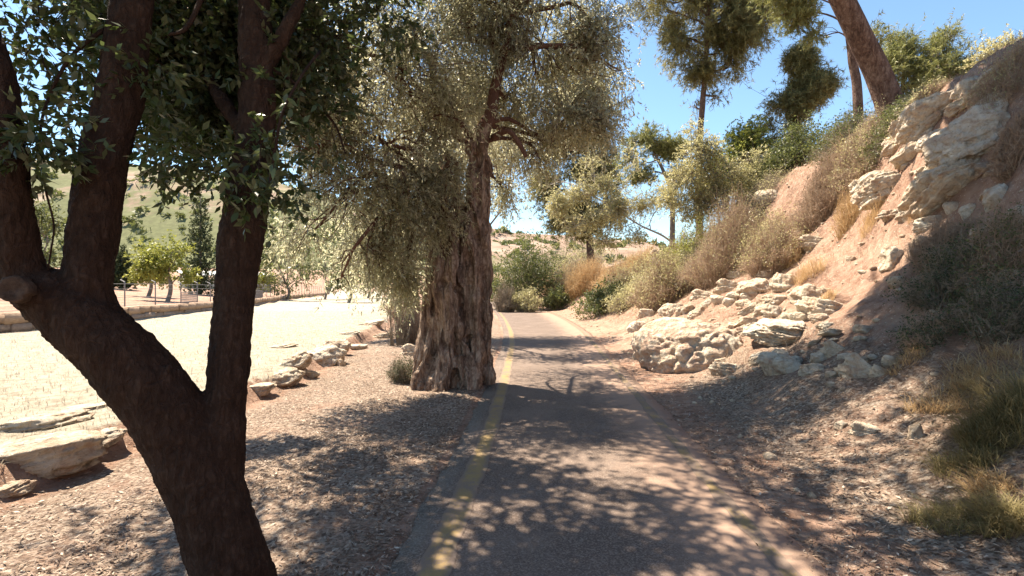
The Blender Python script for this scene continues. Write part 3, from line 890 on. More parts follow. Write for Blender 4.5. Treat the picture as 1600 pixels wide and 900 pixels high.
# ------------------------------------------------------------------ the old olive by the path
def build_olive():
    rng = np.random.default_rng(23)
    D = 9.1
    G = Geo()
    def W(u, v, dd=0.0): return at(u, v, D + dd)
    # left, hollow half of the trunk and the right half that carries on upward
    cores = [([(700, 640, .1), (700, 600, .1), (700, 520, .1), (698, 440, .05), (690, 370, 0), (672, 310, -.1), (655, 270, -.2)], [.33, .29, .23, .21, .16, .11, .07]),
             ([(735, 635, .2), (738, 590, .2), (742, 500, .2), (745, 420, .2), (746, 340, .15), (746, 270, .1), (747, 225, .05)], [.22, .19, .16, .14, .13, .12, .12]),
             ([(712, 480, .3), (711, 420, .3), (705, 350, .3), (700, 290, .35), (698, 240, .4)], [.2, .2, .17, .13, .09]),
             ([(668, 640, .0), (672, 590, .0), (680, 500, .0), (684, 430, 0), (672, 350, -.05), (660, 295, -.15)], [.20, .17, .12, .10, .08, .05])]
    for pts, r in cores:
        G.tube([W(*p) for p in pts], r, 14, 40, True, 0.05, 3)
    # twisting strands that make the ribbed surface
    for ci, n in ((0, 10), (1, 9), (2, 5), (3, 6)):
        pts, r = cores[ci]
        P = catmull([W(*p) for p in pts], 30)
        rr = np.interp(np.linspace(0, len(r) - 1, 30), range(len(r)), r)
        for k in range(n):
            a0 = 2 * np.pi * k / n + rng.uniform(-.25, .25)
            tw = rng.uniform(0.6, 1.5) * (1 if ci != 1 else -1)
            h = np.linspace(0, 1, 30)
            ang = a0 + tw * h + 0.8 * fbm(np.stack([h * 4, 0 * h + k, 0 * h + ci], 1), 13, 3)
            rad = (rr * 1.28 + 0.03) * (0.90 + 0.34 * fbm(np.stack([h * 6, 0 * h + k * 3.1, 0 * h], 1), 15, 2)) * (1 + 0.28 * np.exp(-h * 9)) * 1.12
            S = P + np.stack([np.cos(ang) * rad, np.sin(ang) * rad, 0 * h], 1)
            th = (0.082 if ci < 2 else 0.065) * rng.uniform(0.6, 1.35) * (1 + 0.35 * fbm(np.stack([h * 7, 0 * h + k * 5.3, 0 * h + 2], 1), 19, 2)) * (1.3 - 0.6 * h) * (1 + 0.5 * np.exp(-h * 10))
            end = 30 if rng.uniform() > 0.4 else int(rng.integers(14, 28))
            G.tube(S[:end], th[:end], 7, 40, True, 0, 0)
    # root flare
    for k in range(12):
        a = rng.uniform(0, 2 * np.pi)
        b0 = W(708, 590, .12)
        e = b0 + np.array([math.cos(a) * rng.uniform(.6, .78), math.sin(a) * rng.uniform(.45, .65), 0]); e[2] = -0.08
        s = b0 + np.array([math.cos(a) * .40, math.sin(a) * .34, .45])
        m = (s + e) / 2 + np.array([0, 0, -.03])
        G.tube([s, m, e], [.10, .11, .06], 7, 10)
    G.tube([W(747, 240, .1), W(752, 215, .08), W(764, 184, .05)], [.17, .15, .10], 12, 16, True, 0.01, 5)
    m2, V, N = remeshed(G, 0.0205, 1)
    g = 1 - np.abs(fbm(V * (9, 9, 2.2), 3, 3)) * 2.2
    g2 = 1 - np.abs(fbm(V * (4.2, 4.2, 0.9) + 0.5 * np.stack([fbm(V * 1.5, 51, 2)] * 3, 1), 4, 2)) * 3.0
    kk = sstep(4.6, 4.0, V[:, 2])
    V = V + N * (kk * (0.035 * fbm(V * (5, 5, 2.0), 2, 3) - 0.085 * np.clip(g2, 0, 1) + 0.042 * (g - 0.4)) + 0.014 * fbm(V * (22, 22, 9), 6, 3))[:, None]
    org = np.array([at(708, 600, D)[0], D, 0.0])
    t = thing('olive_tree', 'old olive tree with thick twisted ribbed trunk beside the path', 'tree', org)
    link('trunk', finish(m2, V, M['olive_bark'], 'trunk', org), t)
    UL = Geo()
    UL.tube([W(749, 226, .09), W(753, 206, .08), W(766, 178, .05), W(775, 130, 0), W(788, 80, -.05), W(798, 20, -.1), W(802, -60, -.1), W(790, -140, .1)], [.12, .14, .115, .088, .076, .064, .05, .03], 12, 60, True, 0.05, 5)
    UL.tube([W(748, 235, .1), W(735, 215, .1), W(722, 195, .2), W(690, 190, .4), W(650, 170, .6)], [.12, .09, .055, .04, .03], 9, 24, True, .03, 6)
    o = link('upper_limb', UL.mesh('upper_limb', M['olive_limb'], True, org), t)
    o['label'] = 'reddish bare limb rising from the trunk'
    # broken knots and old stubs
    for pts, r in (([(770, 215, 0), (795, 205, -.3), (812, 225, -.4), (822, 245, -.4)], [.06, .045, .045, .035]),):
        g_ = Geo(); g_.tube([W(*p) for p in pts], r, 8, 16, True, .03, 9)
        o = link('dead_limb', g_.mesh('dead_limb', M['olive_limb'], True, org), t)
    vis = [(600, 110, 8.6, 1.5, 1.3, 1.0), (520, 170, 8.0, 1.0, 1.0, 1.0), (470, 240, 7.6, .6, .7, .8), (540, 300, 8.0, .95, .8, .8), (490, 360, 7.8, .5, .6, .5), (565, 390, 8.2, .6, .6, .45), (620, 330, 8.4, .65, .6, .75), (530, 430, 8.2, .3, .4, .22), (690, 330, 8.6, .35, .3, .4), (650, 60, 8.8, 1.1, 1.0, .9), (625, 430, 8.6, .28, .4, .35),
           (690, 60, 9.2, 1.1, 1.2, 1.0), (690, 180, 8.4, .8, .6, .55), (610, 220, 8.2, .9, .8, .7), (760, 10, 9.3, 1.2, 1.3, 1.0), (850, 70, 9.4, 1.2, 1.3, .9), (930, 60, 9.6, .75, .9, .9), (880, 190, 9.4, .85, .9, .75), (930, 180, 9.6, .5, .6, .8), (845, 245, 9.5, .34, .4, .36), (970, 110, 9.7, .35, .5, .7), (800, 160, 9.8, .5, .5, .5), (690, 270, 8.7, .5, .35, .35), (730, 130, 10.0, .7, .6, .8), (790, 300, 10.4, .22, .3, .35)]
    blobs = []
    for u, v, d, rx, ry, rz in vis:
        p = at(u, v, d)
        blobs.append((p[0], p[1], p[2], rx, ry, rz, 1.25 if u < 640 else 1.0))
    blobs += [(-0.7, 12.6, 6.0, 1.2, 1.0, .7, .55), (-1.6, 12.0, 6.3, 1.1, 1.0, .7, .4), (1.5, 9.7, 6.4, .9, .8, .6, .6), (-2.4, 8.8, 7.3, 1.3, 1.2, .7, .4), (-0.3, 9.4, 8.0, 1.5, 1.4, .8, .4), (1.2, 9.3, 7.7, 1.2, 1.2, .8, .5), (-3.9, 8.2, 5.6, .9, 1.1, .8, .9), (-1.2, 7.9, 7.2, 1.0, .8, .6, .6), (-1.2, 10.6, 6.2, 1.8, .9, 1.2, .4), (0.9, 10.5, 6.0, 1.1, .8, .9, .4), (0.6, 8.2, 7.4, 1.0, .8, .6, .7)]
    spec = dict(n_sprays=15500, per=12, L=0.078, W=0.0225, twig=0.34, droop=0.65, shell=0.55, clump=0.6, clump_scale=1.4, spread=0.75)
    cg, pp, ax, tl, b, idx = crown_geo(rng, blobs, seed=23, **spec)
    link('crown', cg.mesh('crown', M['olive_leaf'], False, org), t)
    tg = twig_mesh(rng, pp, ax, tl, 0.65, 0.004, 0.6, 0.7, b[:, :3], idx)
    o = link('twigs', tg.mesh('twigs', M['olive_limb'], False, org), t); o['kind'] = 'stuff'
    limb_src = [W(747, 225, .05), W(775, 130, 0), W(798, 20, -.1), W(655, 270, -.2), W(690, 190, .4), W(760, 195, .05), W(790, 80, 0)]
    for k, bl in enumerate(blobs):
        c_ = np.array(bl[:3])
        s_ = limb_src[int(np.argmin([np.linalg.norm(q - c_) + 0.6 * max(0, q[2] - c_[2]) for q in limb_src]))]
        g_ = Geo()
        q = limb_to(g_, rng, s_, c_, 0.05, 0.014, 7, 0.05, k)
        for e_ in range(6):
            limb_to(g_, rng, q[int(rng.integers(4, 10))], c_ + nrm(rng.normal(size=3)) * np.array(bl[3:6]) * 0.9, 0.014, 0.004, 5, 0.05, k * 9 + e_, 7)
        link('limb', g_.mesh('limb', M['olive_limb'], True, org), t)
build_olive()

OLIVE = dict(n_sprays=6000, per=12, L=0.095, W=0.036, twig=0.4, droop=0.55, shell=0.55, clump=0.5, clump_scale=1.1, spread=0.75)
def pine_spec(n, **k):
    d = dict(n_sprays=n, per=15, L=0.15, W=0.013, twig=0.22, droop=-0.1, shell=0.6, clump=0.55, clump_scale=1.0, spread=1.15, tri=True, ragged=0.42)
    d.update(k)
    d['W'] *= 1.5
    d['n_sprays'] = int(d['n_sprays'] * .85)
    return d

def bl(u, v, d, rx, rz, ry=None, w=1.0):
    p = at(u, v, d)
    k = d / 800
    return (p[0], p[1], p[2], rx * k, (ry if ry is not None else (rx + rz) / 2) * k, rz * k, w)

def ground_at(u, d, dz=0.0):
    x = (u - 800) / 800 * d
    return np.array([x, d, Hs(x, d) + dz])

def build_trees():
    b = ground_at(640, 18)
    tree('olive_tree', 'second olive tree standing behind the old ribbed trunk, its crown joining the first', 'tree',
         [b, b + (.1, 0, 1.2), b + (-.1, .1, 2.4)], [.32, .25, .17],
         [bl(600, 330, 18, 70, 60), bl(660, 250, 18.5, 80, 70), bl(720, 280, 19, 60, 60), bl(560, 400, 17.5, 40, 38), bl(640, 410, 17.5, 40, 32), bl(770, 240, 19.5, 45, 60), bl(700, 180, 18.5, 70, 50), bl(615, 440, 17, 26, 22), (-1.3, 14.8, 5.9, 1.3, 1.1, .8, 1), (0.0, 15.2, 6.0, 1.1, 1.1, .8, 1), (-2.8, 15.6, 5.4, 1.2, 1.1, .8, 1)],
         M['olive_leaf'], M['olive_bark'], OLIVE, 31, limb_r=.06)
    # dark pine behind the olive's right side
    b = ground_at(925, 46)
    tree('pine_tree', 'dark pine with dense crown over a short trunk, left of the pale shrub', 'tree',
         [b, b + (-.1, 0, 2.0), b + (-.4, .3, 7.0), b + (-.3, .3, 13)], [.42, .36, .28, .16],
         [bl(915, 350, 46, 40, 26), bl(955, 330, 46, 26, 30), bl(905, 330, 46, 42, 36), bl(870, 345, 46, 26, 26), bl(930, 270, 46, 42, 48), bl(890, 230, 46.5, 45, 55), bl(930, 180, 46, 36, 50), bl(850, 290, 46.5, 26, 40), bl(900, 130, 46, 50, 50)],
         M['pine_needle'], M['pine_bark'], pine_spec(8500, L=.34, W=.04, twig=.5, clump=.6, clump_scale=.8), 41, limb_r=.12, subs=5)
    b = ground_at(1093, 27)
    tree('pine_tree', 'tall pine with a bare lower trunk and dark hanging crown against the sky', 'tree',
         [b, at(1093, 240, 27), at(1101, 120, 27), at(1108, 20, 27), at(1112, -110, 27)], [.19, .16, .14, .11, .06],
         [bl(1070, 60, 27, 45, 45), bl(1120, 50, 27, 50, 50), bl(1160, 60, 26.5, 38, 45), bl(1100, 110, 27, 42, 26), bl(1145, 100, 27, 30, 28), bl(1080, -20, 27, 70, 50), bl(1150, -20, 27, 55, 50), bl(1040, 20, 27, 30, 35), bl(1085, 165, 27.5, 14, 14, w=.3), bl(1120, 150, 27, 14, 12, w=.35), bl(1110, -90, 27, 70, 50), bl(1185, 15, 26.5, 34, 34), bl(1020, -10, 27, 44, 30), bl(1150, 20, 27, 60, 40)],
         M['pine_needle'], M['pine_bark'], pine_spec(8200, L=.24, W=.022, twig=.4, droop=.3, clump=.62, clump_scale=1.3), 42, limb_r=.06, subs=5)
    b = ground_at(1238, 25)
    tree('pine_tree', 'slim pine with lit hanging crown standing left of the big leaning trunk', 'tree',
         [b, at(1240, 235, 25), at(1245, 170, 25), at(1252, 100, 25)], [.17, .14, .11, .06],
         [bl(1230, 170, 25, 28, 34), bl(1262, 140, 25, 28, 32), bl(1225, 215, 25, 22, 22), bl(1250, 95, 25, 20, 28), bl(1285, 130, 25, 20, 16), bl(1212, 190, 25, 14, 18)],
         M['pine_needle'], M['pine_bark'], pine_spec(4200, L=.22, W=.02, twig=.34, droop=.3, clump=.6, clump_scale=1.3), 43, limb_r=.045, subs=4)
    # the leaning pine at the top of the bank; its crown is over the path, above the picture
    b = ground_at(1396, 13.6)
    z0 = at(1384, 155, 13.6)[2]
    b[2] = min(b[2], z0 + 0.1)
    tree('pine_tree', 'big pine with thick scaly trunk leaning left at the top of the bank', 'tree',
         [b, at(1372, 115, 13.6), at(1345, 60, 13.5), at(1316, 0, 13.4), at(1262, -110, 13.2), at(1200, -240, 12.8), at(1130, -370, 12.4)], [.33, .305, .285, .27, .245, .19, .1],
         [(1.2, 9.2, 11, 1.0, .9, .7), (2.4, 9.6, 11.5, 1.1, .9, .7), (0.3, 10.0, 11, .9, .8, .6), (3.2, 8.7, 11.6, 1.0, .9, .7), (2.1, 8.1, 11, 1.0, .8, .6), (3.7, 9.8, 12, 1.0, .9, .7), (0.7, 8.2, 10.6, .9, .8, .6), (5.0, 11.2, 13.4, 1.2, 1.1, .8), (3.0, 7.4, 11.4, .9, .8, .6), (2.8, 10.6, 11.6, 1.0, .8, .6), (1.7, 10.9, 11.3, 1.0, .8, .6), (3.6, 10.5, 11.9, 1.0, .8, .6), (2.6, 9.0, 10.8, 1.0, .9, .6), (3.2, 9.4, 11.0, 1.0, .9, .6), (1.8, 9.9, 10.9, .9, .9, .6), (4.4, 8.2, 12.2, 1.0, .9, .7), (1.4, 7.2, 10.8, .9, .8, .6)],
         M['pine_needle'], M['pine_bark'], pine_spec(13000, L=.17, W=.024, twig=.28, clump=.35), 44, limb_r=.09, subs=6, seg=16, trunk_wob=.02, attach=(.6, 1), base_flare=1.1)
    b = ground_at(1341, 17.5)
    tree('pine_tree', 'thin dark pine trunk close behind the leaning pine, with bare lower branches', 'tree',
         [b, at(1340, 150, 17.5), at(1332, 90, 17.5), at(1322, 20, 17.5), at(1312, -60, 17.4), at(1305, -150, 17.3)], [.17, .155, .14, .12, .1, .06],
         [bl(1245, 20, 17.5, 36, 26), bl(1215, -10, 17.5, 40, 26), bl(1275, 50, 17.5, 22, 18, w=.6), bl(1300, -60, 17.5, 60, 40), bl(1250, -60, 17, 60, 36), bl(1375, 50, 17.8, 26, 20, w=.5)],
         M['pale_needle'], M['pine_bark'], pine_spec(3000, L=.17, W=.018), 45, limb_r=.035, subs=7, attach=(.25, 1))
    b = ground_at(1050, 31)
    tree('pine_tree', 'small sparse pine with slanting thin trunk beyond the sapling', 'tree',
         [b, at(1050, 310, 31), at(1038, 270, 31), at(1020, 235, 31)], [.18, .15, .11, .06],
         [bl(1010, 220, 31, 36, 24), bl(980, 250, 31, 24, 20), bl(1050, 230, 31, 26, 24), bl(1000, 275, 31, 26, 16), bl(1065, 275, 31, 22, 18), bl(1020, 310, 31, 20, 14)],
         M['pale_needle'], M['grey_bark'], pine_spec(2600, L=.2, W=.024), 46, limb_r=.05, subs=5)
    b = ground_at(1166, 24)
    tree('evergreen_tree', 'leafy yellow-green tree on the bank behind the thin sapling', 'tree',
         [b, b + (0, 0, 1.2), at(1170, 240, 24)], [.14, .11, .07],
         [bl(1165, 225, 24, 32, 30), bl(1140, 255, 24, 34, 28), bl(1190, 260, 24, 28, 24), bl(1120, 285, 23.5, 28, 24), bl(1180, 200, 24, 16, 14)],
         M['lime_leaf'], M['grey_bark'], dict(n_sprays=2600, per=12, L=.11, W=.05, twig=.28, droop=.2, clump=.5, clump_scale=1.3), 47, limb_r=.04, subs=4)
    # light green young pines along the skyline
    for (u, v0, v1, w, d, s, lab, lf) in ((1410, 60, 150, 44, 20, 51, 'young light green pine behind the leaning trunk at the skyline', 'pale_needle'), (1480, 50, 140, 44, 19, 52, 'wispy pale green pine on the skyline above the white ledge', 'pale_needle'), (1565, 62, 110, 46, 16, 53, 'low pale green bush at the right end of the skyline', 'pale_leaf')):
        b = ground_at(u, d)
        tree('young_pine' if lf == 'pale_needle' else 'skyline_bush', lab, 'tree' if lf == 'pale_needle' else 'bush', [b, at(u, v1, d) if at(u, v1, d)[2] > b[2] + .3 else b + (0, 0, .4), at(u + 4, v0 + 20, d)], [.10, .08, .03],
             [bl(u - .45 * w, (v0 + v1) / 2 + 6, d, w * .5, (v1 - v0) * .36), bl(u + .4 * w, (v0 + v1) / 2 - 4, d, w * .55, (v1 - v0) * .34), bl(u, v0 + 14, d, w * .5, 22), bl(u, v1 - 12, d, w * .8, 24), bl(u + .7 * w, v1 - 20, d, w * .3, 20)],
             M[lf], M['grey_bark'], pine_spec(1900, L=.16, W=.016, twig=.36, droop=.1, clump=.55) if lf == 'pale_needle' else dict(n_sprays=900, per=11, L=.09, W=.03, twig=.25, droop=0, clump=.5), s, limb_r=.025, subs=5)
    # pale shrub whose light branches reach left over the bank
    base = ray(1066, 392)
    d = base[1]
    tree('almond_tree', 'pale leaning shrubby tree whose bare light branches reach left across the bank', 'tree',
         [base, at(1035, 368, d), at(1000, 352, d), at(950, 320, d + .4), at(905, 292, d + .6)], [.07, .055, .045, .032, .02],
         [bl(905, 300, d + .6, 30, 22), bl(945, 285, d + .5, 34, 24), bl(872, 318, d + .8, 22, 24), bl(925, 340, d + .3, 34, 22), bl(965, 325, d + .2, 30, 30), bl(895, 355, d + .4, 30, 18, w=.8), bl(1005, 320, d + .1, 30, 26, w=.7), bl(985, 250, d + .3, 30, 34, w=.4), bl(1040, 300, d, 30, 32, w=.7), bl(940, 375, d + .2, 26, 14, w=.7), bl(990, 365, d + .1, 26, 16, w=.6), bl(925, 250, d + .6, 26, 20, w=.3), bl(855, 290, d + .8, 16, 16, w=.3)],
         M['pale_leaf'], M['pale_bark'], dict(n_sprays=3600, per=9, L=.105, W=.04, twig=.34, droop=.2, clump=.55, clump_scale=1.6, ragged=.45, shell=.8), 61, limb_r=.028, subs=5, attach=(.15, 1), trunk_wob=.02, base_flare=1.2)
    base = ray(1137, 405)
    d = base[1]
    tree('sapling', 'slender sapling with thin dark stem and bright small leaves above the stone heap', 'tree',
         [base, at(1125, 350, d), at(1117, 300, d), at(1098, 255, d), at(1085, 215, d)], [.045, .036, .03, .02, .01],
         [bl(1095, 240, d, 34, 30), bl(1065, 280, d, 32, 26), bl(1085, 325, d + .2, 40, 20), bl(1130, 270, d, 32, 26), bl(1165, 285, d + .3, 28, 22), bl(1110, 305, d, 34, 20), bl(1050, 310, d, 18, 14), bl(1180, 250, d + .3, 20, 18, w=.5), bl(1085, 205, d, 14, 12, w=.6), bl(1140, 325, d, 36, 14, w=.6)],
         M['pale_leaf'], M['grey_bark'], dict(n_sprays=3700, per=9, L=.085, W=.034, twig=.26, droop=.15, clump=.4, clump_scale=2.0), 62, limb_r=.016, subs=6, attach=(.3, 1), trunk_wob=.01, base_flare=1.1)

    # ---- beyond the field, left
    def cyp(u, v0, v1, w, d, seed, lab):
        g0 = ground_at(u, d)
        k = d / 800
        top = at(u, v0, d)
        n = 7
        bls = []
        for i in range(n):
            f = i / (n - 1)
            z = g0[2] + 0.6 + (top[2] - g0[2] - 1.0) * f
            r = w * k * .5 * (0.75 + 0.5 * math.sin(min(1, f * 1.4 + .25) * math.pi) ** 1) * (1 if f < .7 else 1 - (f - .7) * 2.2)
            bls.append((g0[0], g0[1], z, max(r, .15), max(r, .15), (top[2] - g0[2]) / n * .9))
        tree('cypress_tree', lab, 'tree', [g0, g0 + (0, 0, 1), (g0[0], g0[1], top[2] - .6)], [.2, .18, .04], bls, M['cypress_leaf'], M['grey_bark'],
             dict(n_sprays=1200, per=7, L=.29, W=.13, twig=.3, droop=-.6, shell=.35, spread=.6), seed, limb_r=.03, subs=1, twigs=False)
    cyp(313, 300, 446, 36, 60, 71, 'tall dark cypress beyond the stone wall, right of the small fruit tree')
    cyp(190, 392, 448, 34, 58, 72, 'short clipped dark cypress showing beside the left stem')
    def orchard(u, v0, vb, w, d, seed, lab, leaf, name='fruit_tree', stems=((0, 0),), spec=None, vt=None):
        g0 = ground_at(u, d)
        k = d / 800
        vt = vt or (v0 + vb) / 2
        mid = at(u, vt, d)
        hgt = vt - v0
        q = np.random.default_rng(seed + 500)
        bls = []
        for a_, b_, c_, e_ in ((-.28, -.35, .26, .3), (.26, -.3, .26, .3), (0, -.62, .24, .28), (-.1, -.1, .3, .2), (.4, 0, .16, .2), (-.42, -.1, .15, .2), (.15, -.5, .2, .22), (-.2, -.7, .14, .18), (.33, -.6, .14, .16), (-.38, -.42, .14, .16)):
            bls.append(bl(u + w * (a_ + q.uniform(-.1, .1)), vt + hgt * (b_ + q.uniform(-.1, .1)), d, w * c_ * q.uniform(.7, 1.2), hgt * e_ * q.uniform(.7, 1.2)))
        tree(name, lab, 'tree', [g0, (g0 + mid) / 2 + (.25, 0, 0), mid], [.17, .14, .09], bls, M[leaf], M['grey_bark'], spec or dict(n_sprays=760, per=7, L=.23, W=.13, twig=.5, droop=.25, clump=.55, clump_scale=.8, ragged=.45), seed, limb_r=.06, subs=3, twigs=False)
    orchard(262, 366, 474, 74, 40, 73, 'small yellow-green fruit tree with crooked stems behind the stone wall', 'lime_leaf', vt=425)
    orchard(232, 378, 462, 56, 46, 74, 'low lime-green tree half hidden behind the middle stem', 'lime_leaf', vt=430)
    orchard(448, 330, 452, 80, 58, 75, 'grey-green tree behind the fence, left one beyond the right stem', 'green_leaf', 'field_tree', vt=446)
    orchard(508, 335, 455, 80, 66, 76, 'spreading grey-green tree with pale trunk showing above the fence', 'green_leaf', 'field_tree', vt=432)
    orchard(575, 350, 455, 60, 74, 77, 'bright green rounded tree at the right end of the far row', 'lime_leaf', 'field_tree', vt=444)
    orchard(545, 372, 455, 56, 52, 78, 'dull green tree near the far end of the stone wall', 'green_leaf', 'field_tree', vt=446)
    orchard(60, 285, 440, 90, 48, 79, 'leafy green tree seen between the two left stems', 'green_leaf', 'field_tree', vt=415)
    orchard(405, 420, 455, 50, 70, 80, 'small rounded green tree in front of the pale roof', 'lime_leaf', 'field_tree', vt=448)
    orchard(640, 385, 455, 50, 80, 81, 'far green tree glimpsed left of the olive trunk', 'green_leaf', 'field_tree', vt=448)
build_trees()

# ------------------------------------------------------------------ bushes and grass
def blades(rng, P, n, h, w, lean=0.5, curve=0.5, tint0=0.5):
    """grass blades: two quads and a tip folded outward, at points P (one row per blade)"""
    m = len(P)
    hh = h * rng.uniform(0.45, 1.2, m)
    a = rng.uniform(0, 2 * np.pi, m)
    out = np.stack([np.cos(a), np.sin(a), 0 * a], 1)
    le = lean * rng.uniform(0.2, 1.3, m)
    side = np.stack([-np.sin(a), np.cos(a), 0 * a], 1) * (w * rng.uniform(.6, 1.3, m))[:, None] * .5
    mid = P + out * (le * hh * .35)[:, None] + np.array([0, 0, 1.0]) * (hh * .6)[:, None]
    tip = P + out * (le * hh * (.8 + curve * .6))[:, None] + np.array([0, 0, 1.0]) * (hh * (1.0 - curve * .25 * np.minimum(le, 1)))[:, None]
    V = np.stack([P - side, P + side, mid + side * .8, mid - side * .8, tip], 1)
    i = np.arange(m)[:, None] * 5
    F4 = i + np.array([[0, 1, 2, 3]]); F3 = i + np.array([[3, 2, 4]])
    t = np.clip(rng.normal(tint0, .22, m), 0, 1)
    return V.reshape(-1, 3), F3, F4, np.repeat(t, 5)

def tuft(name, label, cat, c, R_, h, n, mat, seed, group=None, w=.006, lean=.8):
    rng = np.random.default_rng(seed)
    r = R_ * np.sqrt(rng.uniform(0, 1, n)) * .6; a = rng.uniform(0, 2 * np.pi, n)
    P = np.stack([c[0] + r * np.cos(a), c[1] + r * np.sin(a), 0 * a], 1)
    P[:, :2] += R_ * .35 * np.stack([fbm(P * 6, seed, 2), fbm(P * 6, seed + 1, 2)], 1)
    P[:, 2] = H(P[:, 0], P[:, 1]) - .02
    V, F3, F4, T = blades(rng, P, n, h, w, lean)
    G = Geo(); G.add(V, F3, F4, T)
    o = link(name, G.mesh(name, mat, False, c), None, c)
    return tag(o, label, cat, group)

def shrub(name, label, cat, c, rx, h, seed, stem_mat, leaf_mat_=None, n_stem=160, n_leaf=500, L=.05, W=.02, group=None, per=6, stem_w=.006, lean=.9, up=.3, ry=None):
    """many fine stems fanning from the base, with or without leaves"""
    rng = np.random.default_rng(seed)
    ry = ry or rx
    t = thing(name, label, cat, c, group)
    G = Geo()
    k = 0
    r = np.sqrt(rng.uniform(0, 1, n_stem)); a = rng.uniform(0, 2 * np.pi, n_stem)
    a2 = a + rng.normal(0, .5, n_stem)
    B = np.stack([c[0] + rx * .6 * r * np.cos(a2), c[1] + ry * .6 * r * np.sin(a2), 0 * a], 1)
    B[:, 2] = H(B[:, 0], B[:, 1]) - .04
    lob = 1 + .55 * fbm(np.stack([np.cos(a) * 1.6, np.sin(a) * 1.6, r * 1.5], 1) + seed, seed, 2)
    r = r * np.clip(lob, .6, 1.3)
    top = np.sqrt(np.clip(1 - (np.minimum(r, 1) * .92) ** 2, .05, 1)) * np.clip(2 - lob, .55, 1.25)
    E = np.stack([c[0] + rx * r * np.cos(a) * 1.05, c[1] + ry * r * np.sin(a) * 1.05, c[2] + h * top * rng.uniform(.6, 1.08, n_stem)], 1)
    E[:, 2] += .75 * (H(E[:, 0], E[:, 1]) - c[2])
    E[:, 2] = np.maximum(E[:, 2], B[:, 2] + h * .15)
    Mi = B * .45 + E * .55 + np.stack([0 * r, 0 * r, h * .12 + 0 * r], 1) + rng.normal(size=B.shape) * rx * .12
    allp = []
    # each stem: flat three-sided ribbon, then side twigs
    def ribs(A, Bm, Cc, w0):
        m = len(A)
        ax = nrm(Cc - A)
        s1 = nrm(np.cross(ax, rng.normal(size=ax.shape))); s2 = np.cross(ax, s1)
        off = [s1, -.5 * s1 + .866 * s2, -.5 * s1 - .866 * s2]
        pts = [A, Bm, Cc]; rr = [w0, w0 * .7, w0 * .25]
        V = np.stack([pts[i] + off[j] * (rr[i] if np.ndim(rr[i]) == 0 else rr[i][:, None]) for i in range(3) for j in range(3)], 1)
        q = np.array([(i * 3 + j, i * 3 + (j + 1) % 3, i * 3 + 3 + (j + 1) % 3, i * 3 + 3 + j) for i in range(2) for j in range(3)])
        F = (np.arange(m)[:, None, None] * 9 + q[None]).reshape(-1, 4)
        G.add(V.reshape(-1, 3), None, F, np.repeat(np.clip(rng.normal(.5, .22, m), 0, 1), 9))
    def slivers(A, Cc, w0):
        m = len(A)
        s1 = nrm(np.cross(nrm(Cc - A), rng.normal(size=A.shape))) * w0
        V = np.stack([A - s1, A + s1, Cc], 1)
        G.add(V.reshape(-1, 3), np.arange(m * 3).reshape(-1, 3), None, np.repeat(np.clip(rng.normal(.5, .22, m), 0, 1), 3))
    ribs(B, Mi, E, stem_w * np.where(rng.uniform(size=n_stem) < .12, 2.6, 1.0))
    for rep in range(9):
        f = rng.uniform(.15, 1, n_stem)[:, None]
        S = np.where(f < .55, B + (Mi - B) * (f / .55), Mi + (E - Mi) * ((f - .55) / .45))
        e = S + nrm(rng.normal(size=S.shape) * 1.1 + nrm(E - B) * .5 + np.array([0, 0, up])) * (rx * rng.uniform(.16, .42, n_stem))[:, None]
        slivers(S, e, stem_w * .62)
        allp.append(e)
    link('stems', G.mesh('stems', stem_mat, False, c), t)['kind'] = 'stuff'
    if leaf_mat_ is not None and n_leaf:
        if n_leaf < 600: n_leaf = int(n_leaf * 2.4)
        Q = np.vstack(allp)
        Q = Q[rng.integers(0, len(Q), n_leaf)]
        base = Q[:, None] + rng.normal(size=(n_leaf, per, 3)) * rx * .075
        dirn = nrm(rng.normal(size=(n_leaf, per, 3)) + np.array([0, 0, up]))
        nor = nrm(rng.normal(size=(n_leaf, per, 3)) + np.array([0, 0, .7]))
        m = n_leaf * per
        L, W = L * 1.12, W * 1.15
        q = leaves_arr(base.reshape(-1, 3), dirn.reshape(-1, 3), nor.reshape(-1, 3), L * rng.uniform(.6, 1.3, m), W * rng.uniform(.6, 1.3, m))
        g2 = Geo()
        g2.add(q.reshape(-1, 3), None, np.arange(m * 4).reshape(-1, 4), np.repeat(np.clip(np.repeat(rng.normal(.45, .18, n_leaf), per) + rng.normal(0, .15, m), 0, 1), 4))
        link('foliage', g2.mesh('foliage', leaf_mat_, False, c), t)
    return t

def px_shrub(name, label, cat, u, vb, wpx, hpx, seed, stem, leaf=None, d=None, **kw):
    c = ray(u, vb) if d is None else ground_at(u, d)
    k = c[1] / 800
    if d is not None:
        hpx = max(hpx, 12)
    return shrub(name, label, cat, c, wpx / 2 * k, hpx * k, seed, M[stem], M[leaf] if leaf else None, **kw)

